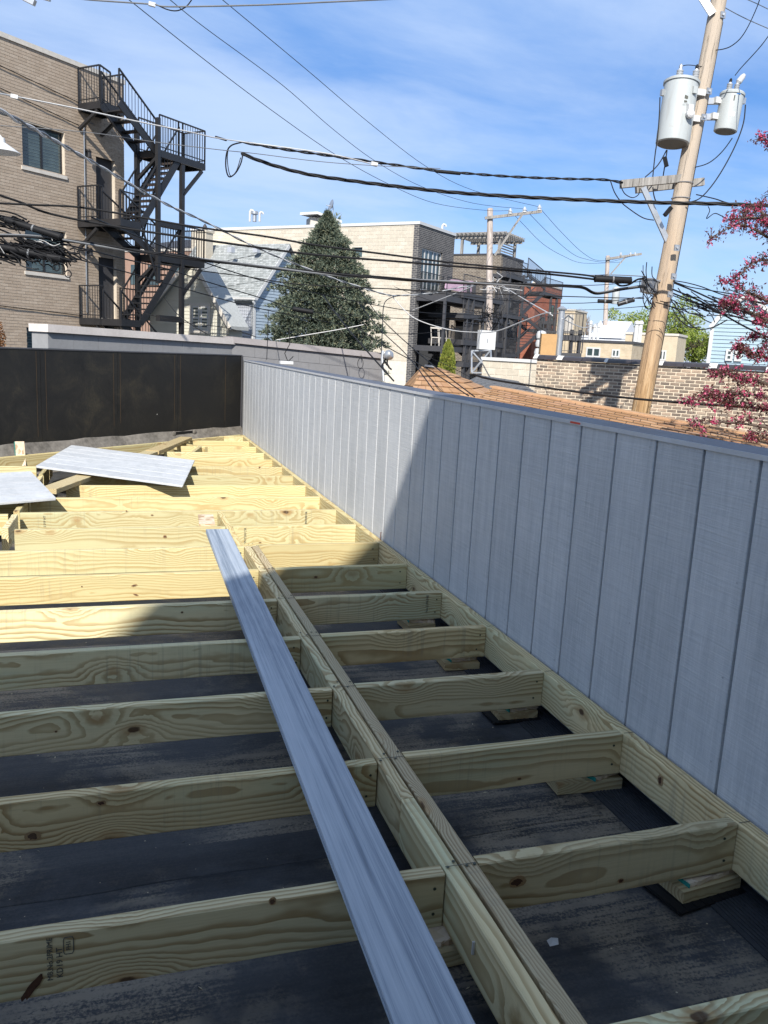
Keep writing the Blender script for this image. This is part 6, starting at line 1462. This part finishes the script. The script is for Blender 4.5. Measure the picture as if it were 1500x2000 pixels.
# arborvitae
ta = atD(874, 700, 40); ta.z = ZG; AR = wthing('arborvitae', ta, 'narrow bright yellow green arborvitae before the dark porch', 'tree'); zt = CAMH+(691-667)/FPX*40
MB().tube([ta, Vector((ta.x,ta.y,zt-.6))], [.08,.02], 6).build('trunk', M_BARK, AR, g=1)
m = MB()
for k in range(5200):
    d = random.random()*3.4; r0 = .40*(1-math.exp(-d/.55)); t = random.uniform(0,6.283); r = r0*(1-.3*random.random()**2)*(1+.1*math.sin(7*t+d*4))
    c = Vector((ta.x+r*math.cos(t), ta.y+r*math.sin(t), zt-d)); s = Vector([random.gauss(0,.035) for _ in range(3)]); m.add([c-s, c+s, c+Vector((math.cos(t)*.04,math.sin(t)*.04,.11))], [(0,1,2)])
m.build('crown', M_ARBOR, AR, g=1)['kind'] = 'stuff'
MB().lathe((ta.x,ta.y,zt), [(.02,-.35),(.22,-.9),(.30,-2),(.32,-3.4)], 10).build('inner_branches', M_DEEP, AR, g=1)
def limbs(base, top, n, spread, r, seed, levels=3, mat=M_BARK, parent=None, nm='branches'):
    rr = random.Random(seed); m = MB(); tips = []
    def grow(p, d, L, r, lv):
        pts = [p]; q = p; dd = d
        for i in range(4):
            dd = (dd+Vector([rr.gauss(0,.12) for _ in range(3)])).normalized(); q = q+dd*L/4; pts.append(q)
        m.tube(pts, [r*(1-.12*i) for i in range(5)], 5, cap=False)
        if lv == 0: tips.append(q); return
        for k in range(n):
            s = rr.uniform(.35,1); b = pts[int(s*4)]; nd = (dd+Vector([rr.gauss(0,spread) for _ in range(3)])+Vector((0,0,.15))).normalized(); grow(b, nd, L*rr.uniform(.5,.75), r*.5, lv-1)
    grow(base, (top-base).normalized(), (top-base).length*.5, r, levels); m.build(nm, mat, parent, g=1); return tips
def tree(name, px, py, dep, rad, label, mat, n, size, seed, bare=False):
    random.seed(seed); c = atD(px, py, dep); b = Vector((c.x, c.y, ZG)); e = wthing(name, b, label, 'tree')
    MB().tube([b, Vector((c.x,c.y,c.z-rad*.4))], [.28,.16], 8).build('trunk', M_BARK if not bare else M_BARKP, e, g=1)
    tips = limbs(Vector((c.x,c.y,c.z-rad*.8)), Vector((c.x,c.y,c.z+rad*.9)), 5, .62, .10 if not bare else .11, seed, 3 if not bare else 4, M_BARK if not bare else M_BARKP, e)
    if not bare:
        m = MB()
        for t in range(46):
            v = Vector([random.gauss(0,1) for _ in range(3)]).normalized()*rad*random.uniform(.35,1)
            v.z *= .85; leafcloud(m, c+v, (rad*.26,rad*.26,rad*.2), n//46, size)
        m.build('crown', mat, e, g=1)['kind'] = 'stuff'
    return e
tree('green_tree', 1212, 655, 75, 2.9, 'bright spring green tree left of the leaning pole', M_GREEN, 5600, .13, 31)
tree('green_tree', 1318, 640, 68, 2.8, 'bright spring green tree just right of the leaning pole', M_GREEN, 6400, .12, 32)
tree('green_tree', 1358, 678, 60, 2.0, 'lower green tree beside the light blue house', M_GREEN, 4200, .12, 33)
tree('green_tree', 1148, 690, 80, 2.6, 'small yellow green tree behind the white roof pipes', M_GREEN, 2600, .13, 34)
tree('bare_tree', 1152, 625, 72, 2.6, 'bare leafless tree beside the farthest pole', None, 0, 0, 35, True)
tree('bare_tree', 1455, 600, 55, 2.2, 'bare leafless tree above the light blue house', None, 0, 0, 36, True)
# dry shrub at the left edge
c = atD(-8, 665, 16); e = wthing('dry_shrub', Vector((c.x,c.y,ZG)), 'rust brown shrub tip at the left edge beside the taupe building', 'shrub'); m = MB(); random.seed(9)
MB().tube([Vector((c.x,c.y,ZG)), c], [.05,.02], 6).build('stem', M_BARK, e, g=1)
leafcloud(m, c, (.18,.18,.42), 900, .035); m.build('leaves', M_DRY, e, g=1)['kind'] = 'stuff'

# crabapple at the right
random.seed(41)
CT = atD(1640, 1000, 10.6); CT.z = ZG
CB = wthing('flowering_crabapple', CT, 'dark leaved crabapple tree with crimson blossom reaching in from the right edge', 'tree')
fork = atD(1640, 760, 10.6)
MB().tube([CT, CT.lerp(fork,.5)+Vector((.05,0,0)), fork], [.15,.12,.10], 10).build('trunk', M_BARK, CB, g=1, smooth=True)
BR = [([(1640,760),(1600,620),(1540,500),(1480,452),(1440,440),(1388,464)],10.6,.42),
      ([(1560,520),(1500,440),(1470,425),(1425,430)],10.4,.5),
      ([(1540,500),(1495,425),(1475,408),(1452,420)],10.7,.5),
      ([(1640,700),(1580,600),(1520,520),(1480,510),(1445,537)],10.3,.45),
      ([(1640,720),(1560,640),(1500,590),(1460,570),(1412,548)],10.2,.6),
      ([(1640,740),(1570,660),(1500,625),(1440,600),(1418,590)],10.0,.6),
      ([(1640,780),(1560,700),(1510,640),(1480,620)],10.4,.9),
      ([(1640,800),(1560,740),(1500,700),(1460,690),(1440,672)],10.1,.9),
      ([(1640,830),(1580,780),(1500,750),(1440,735),(1395,730)],10.0,.9),
      ([(1640,840),(1580,800),(1500,775),(1420,770),(1350,782)],9.8,.75),
      ([(1640,850),(1580,820),(1500,800),(1430,790),(1375,770)],10.0,.85),
      ([(1640,860),(1580,850),(1500,835),(1420,825),(1348,828)],9.7,.5),
      ([(1640,880),(1580,880),(1520,860),(1460,850)],9.6,.7),
      ([(1640,820),(1600,730),(1540,680),(1470,655)],10.3,.95),
      ([(1640,760),(1620,500),(1560,330),(1510,285),(1484,270)],10.6,.35),
      ([(1640,760),(1620,520),(1560,420),(1505,378)],10.6,.3)]
lf = MB(); bl = MB(); bm_ = MB()
def leaf(m, p, s, w=.42):
    a = Vector([random.gauss(0,1) for _ in range(3)]).normalized(); b = a.cross(Vector([random.gauss(0,1) for _ in range(3)])).normalized(); f = a.cross(b)
    m.add([p, p+a*s*.5+b*s*w*.5+f*s*.05, p+a*s, p+a*s*.5-b*s*w*.5+f*s*.05], [(0,1,2,3)])
for path, dep, dens in BR:
    n = len(path); P = spline([atD(x, y, dep+random.uniform(-.15,.15)+(.25*math.sin(i))) for i, (x, y) in enumerate(path)], 5)
    bm_.tube(P, [max(.006, .035*(1-i/len(P))) for i in range(len(P))], 6)
    Ls = len(P)
    for i in range(int(Ls*.30), Ls):
        f = i/(Ls-1)
        for tw in range(3):
            d = Vector([random.gauss(0,1) for _ in range(3)]).normalized(); L = random.uniform(.08,.26)*(1.15-.6*f); q = P[i]; tip = q+d*L+Vector((0,0,.02))
            bm_.tube([q, q.lerp(tip,.5)+Vector((0,0,.01)), tip], [.006,.004,.002], 4, cap=False)
            for k in range(int(19*dens)):
                t = random.random(); c = q.lerp(tip, t)+Vector([random.gauss(0,.028) for _ in range(3)]); leaf(lf, c, random.uniform(.028,.058))
            if random.random() < .75*dens+.1:
                for cl in range(random.randint(2,5)):
                    c = q.lerp(tip, random.uniform(.2,1.05))+Vector([random.gauss(0,.02) for _ in range(3)])
                    for k in range(7): leaf(bl, c+Vector([random.gauss(0,.010) for _ in range(3)]), random.uniform(.018,.032), .8)
bm_.build('branches', M_BARK, CB, g=1); lf.build('leaves', M_CRAB, CB, g=1)['kind'] = 'stuff'; bl.build('blossoms', M_BLOS, CB, g=1)['kind'] = 'stuff'
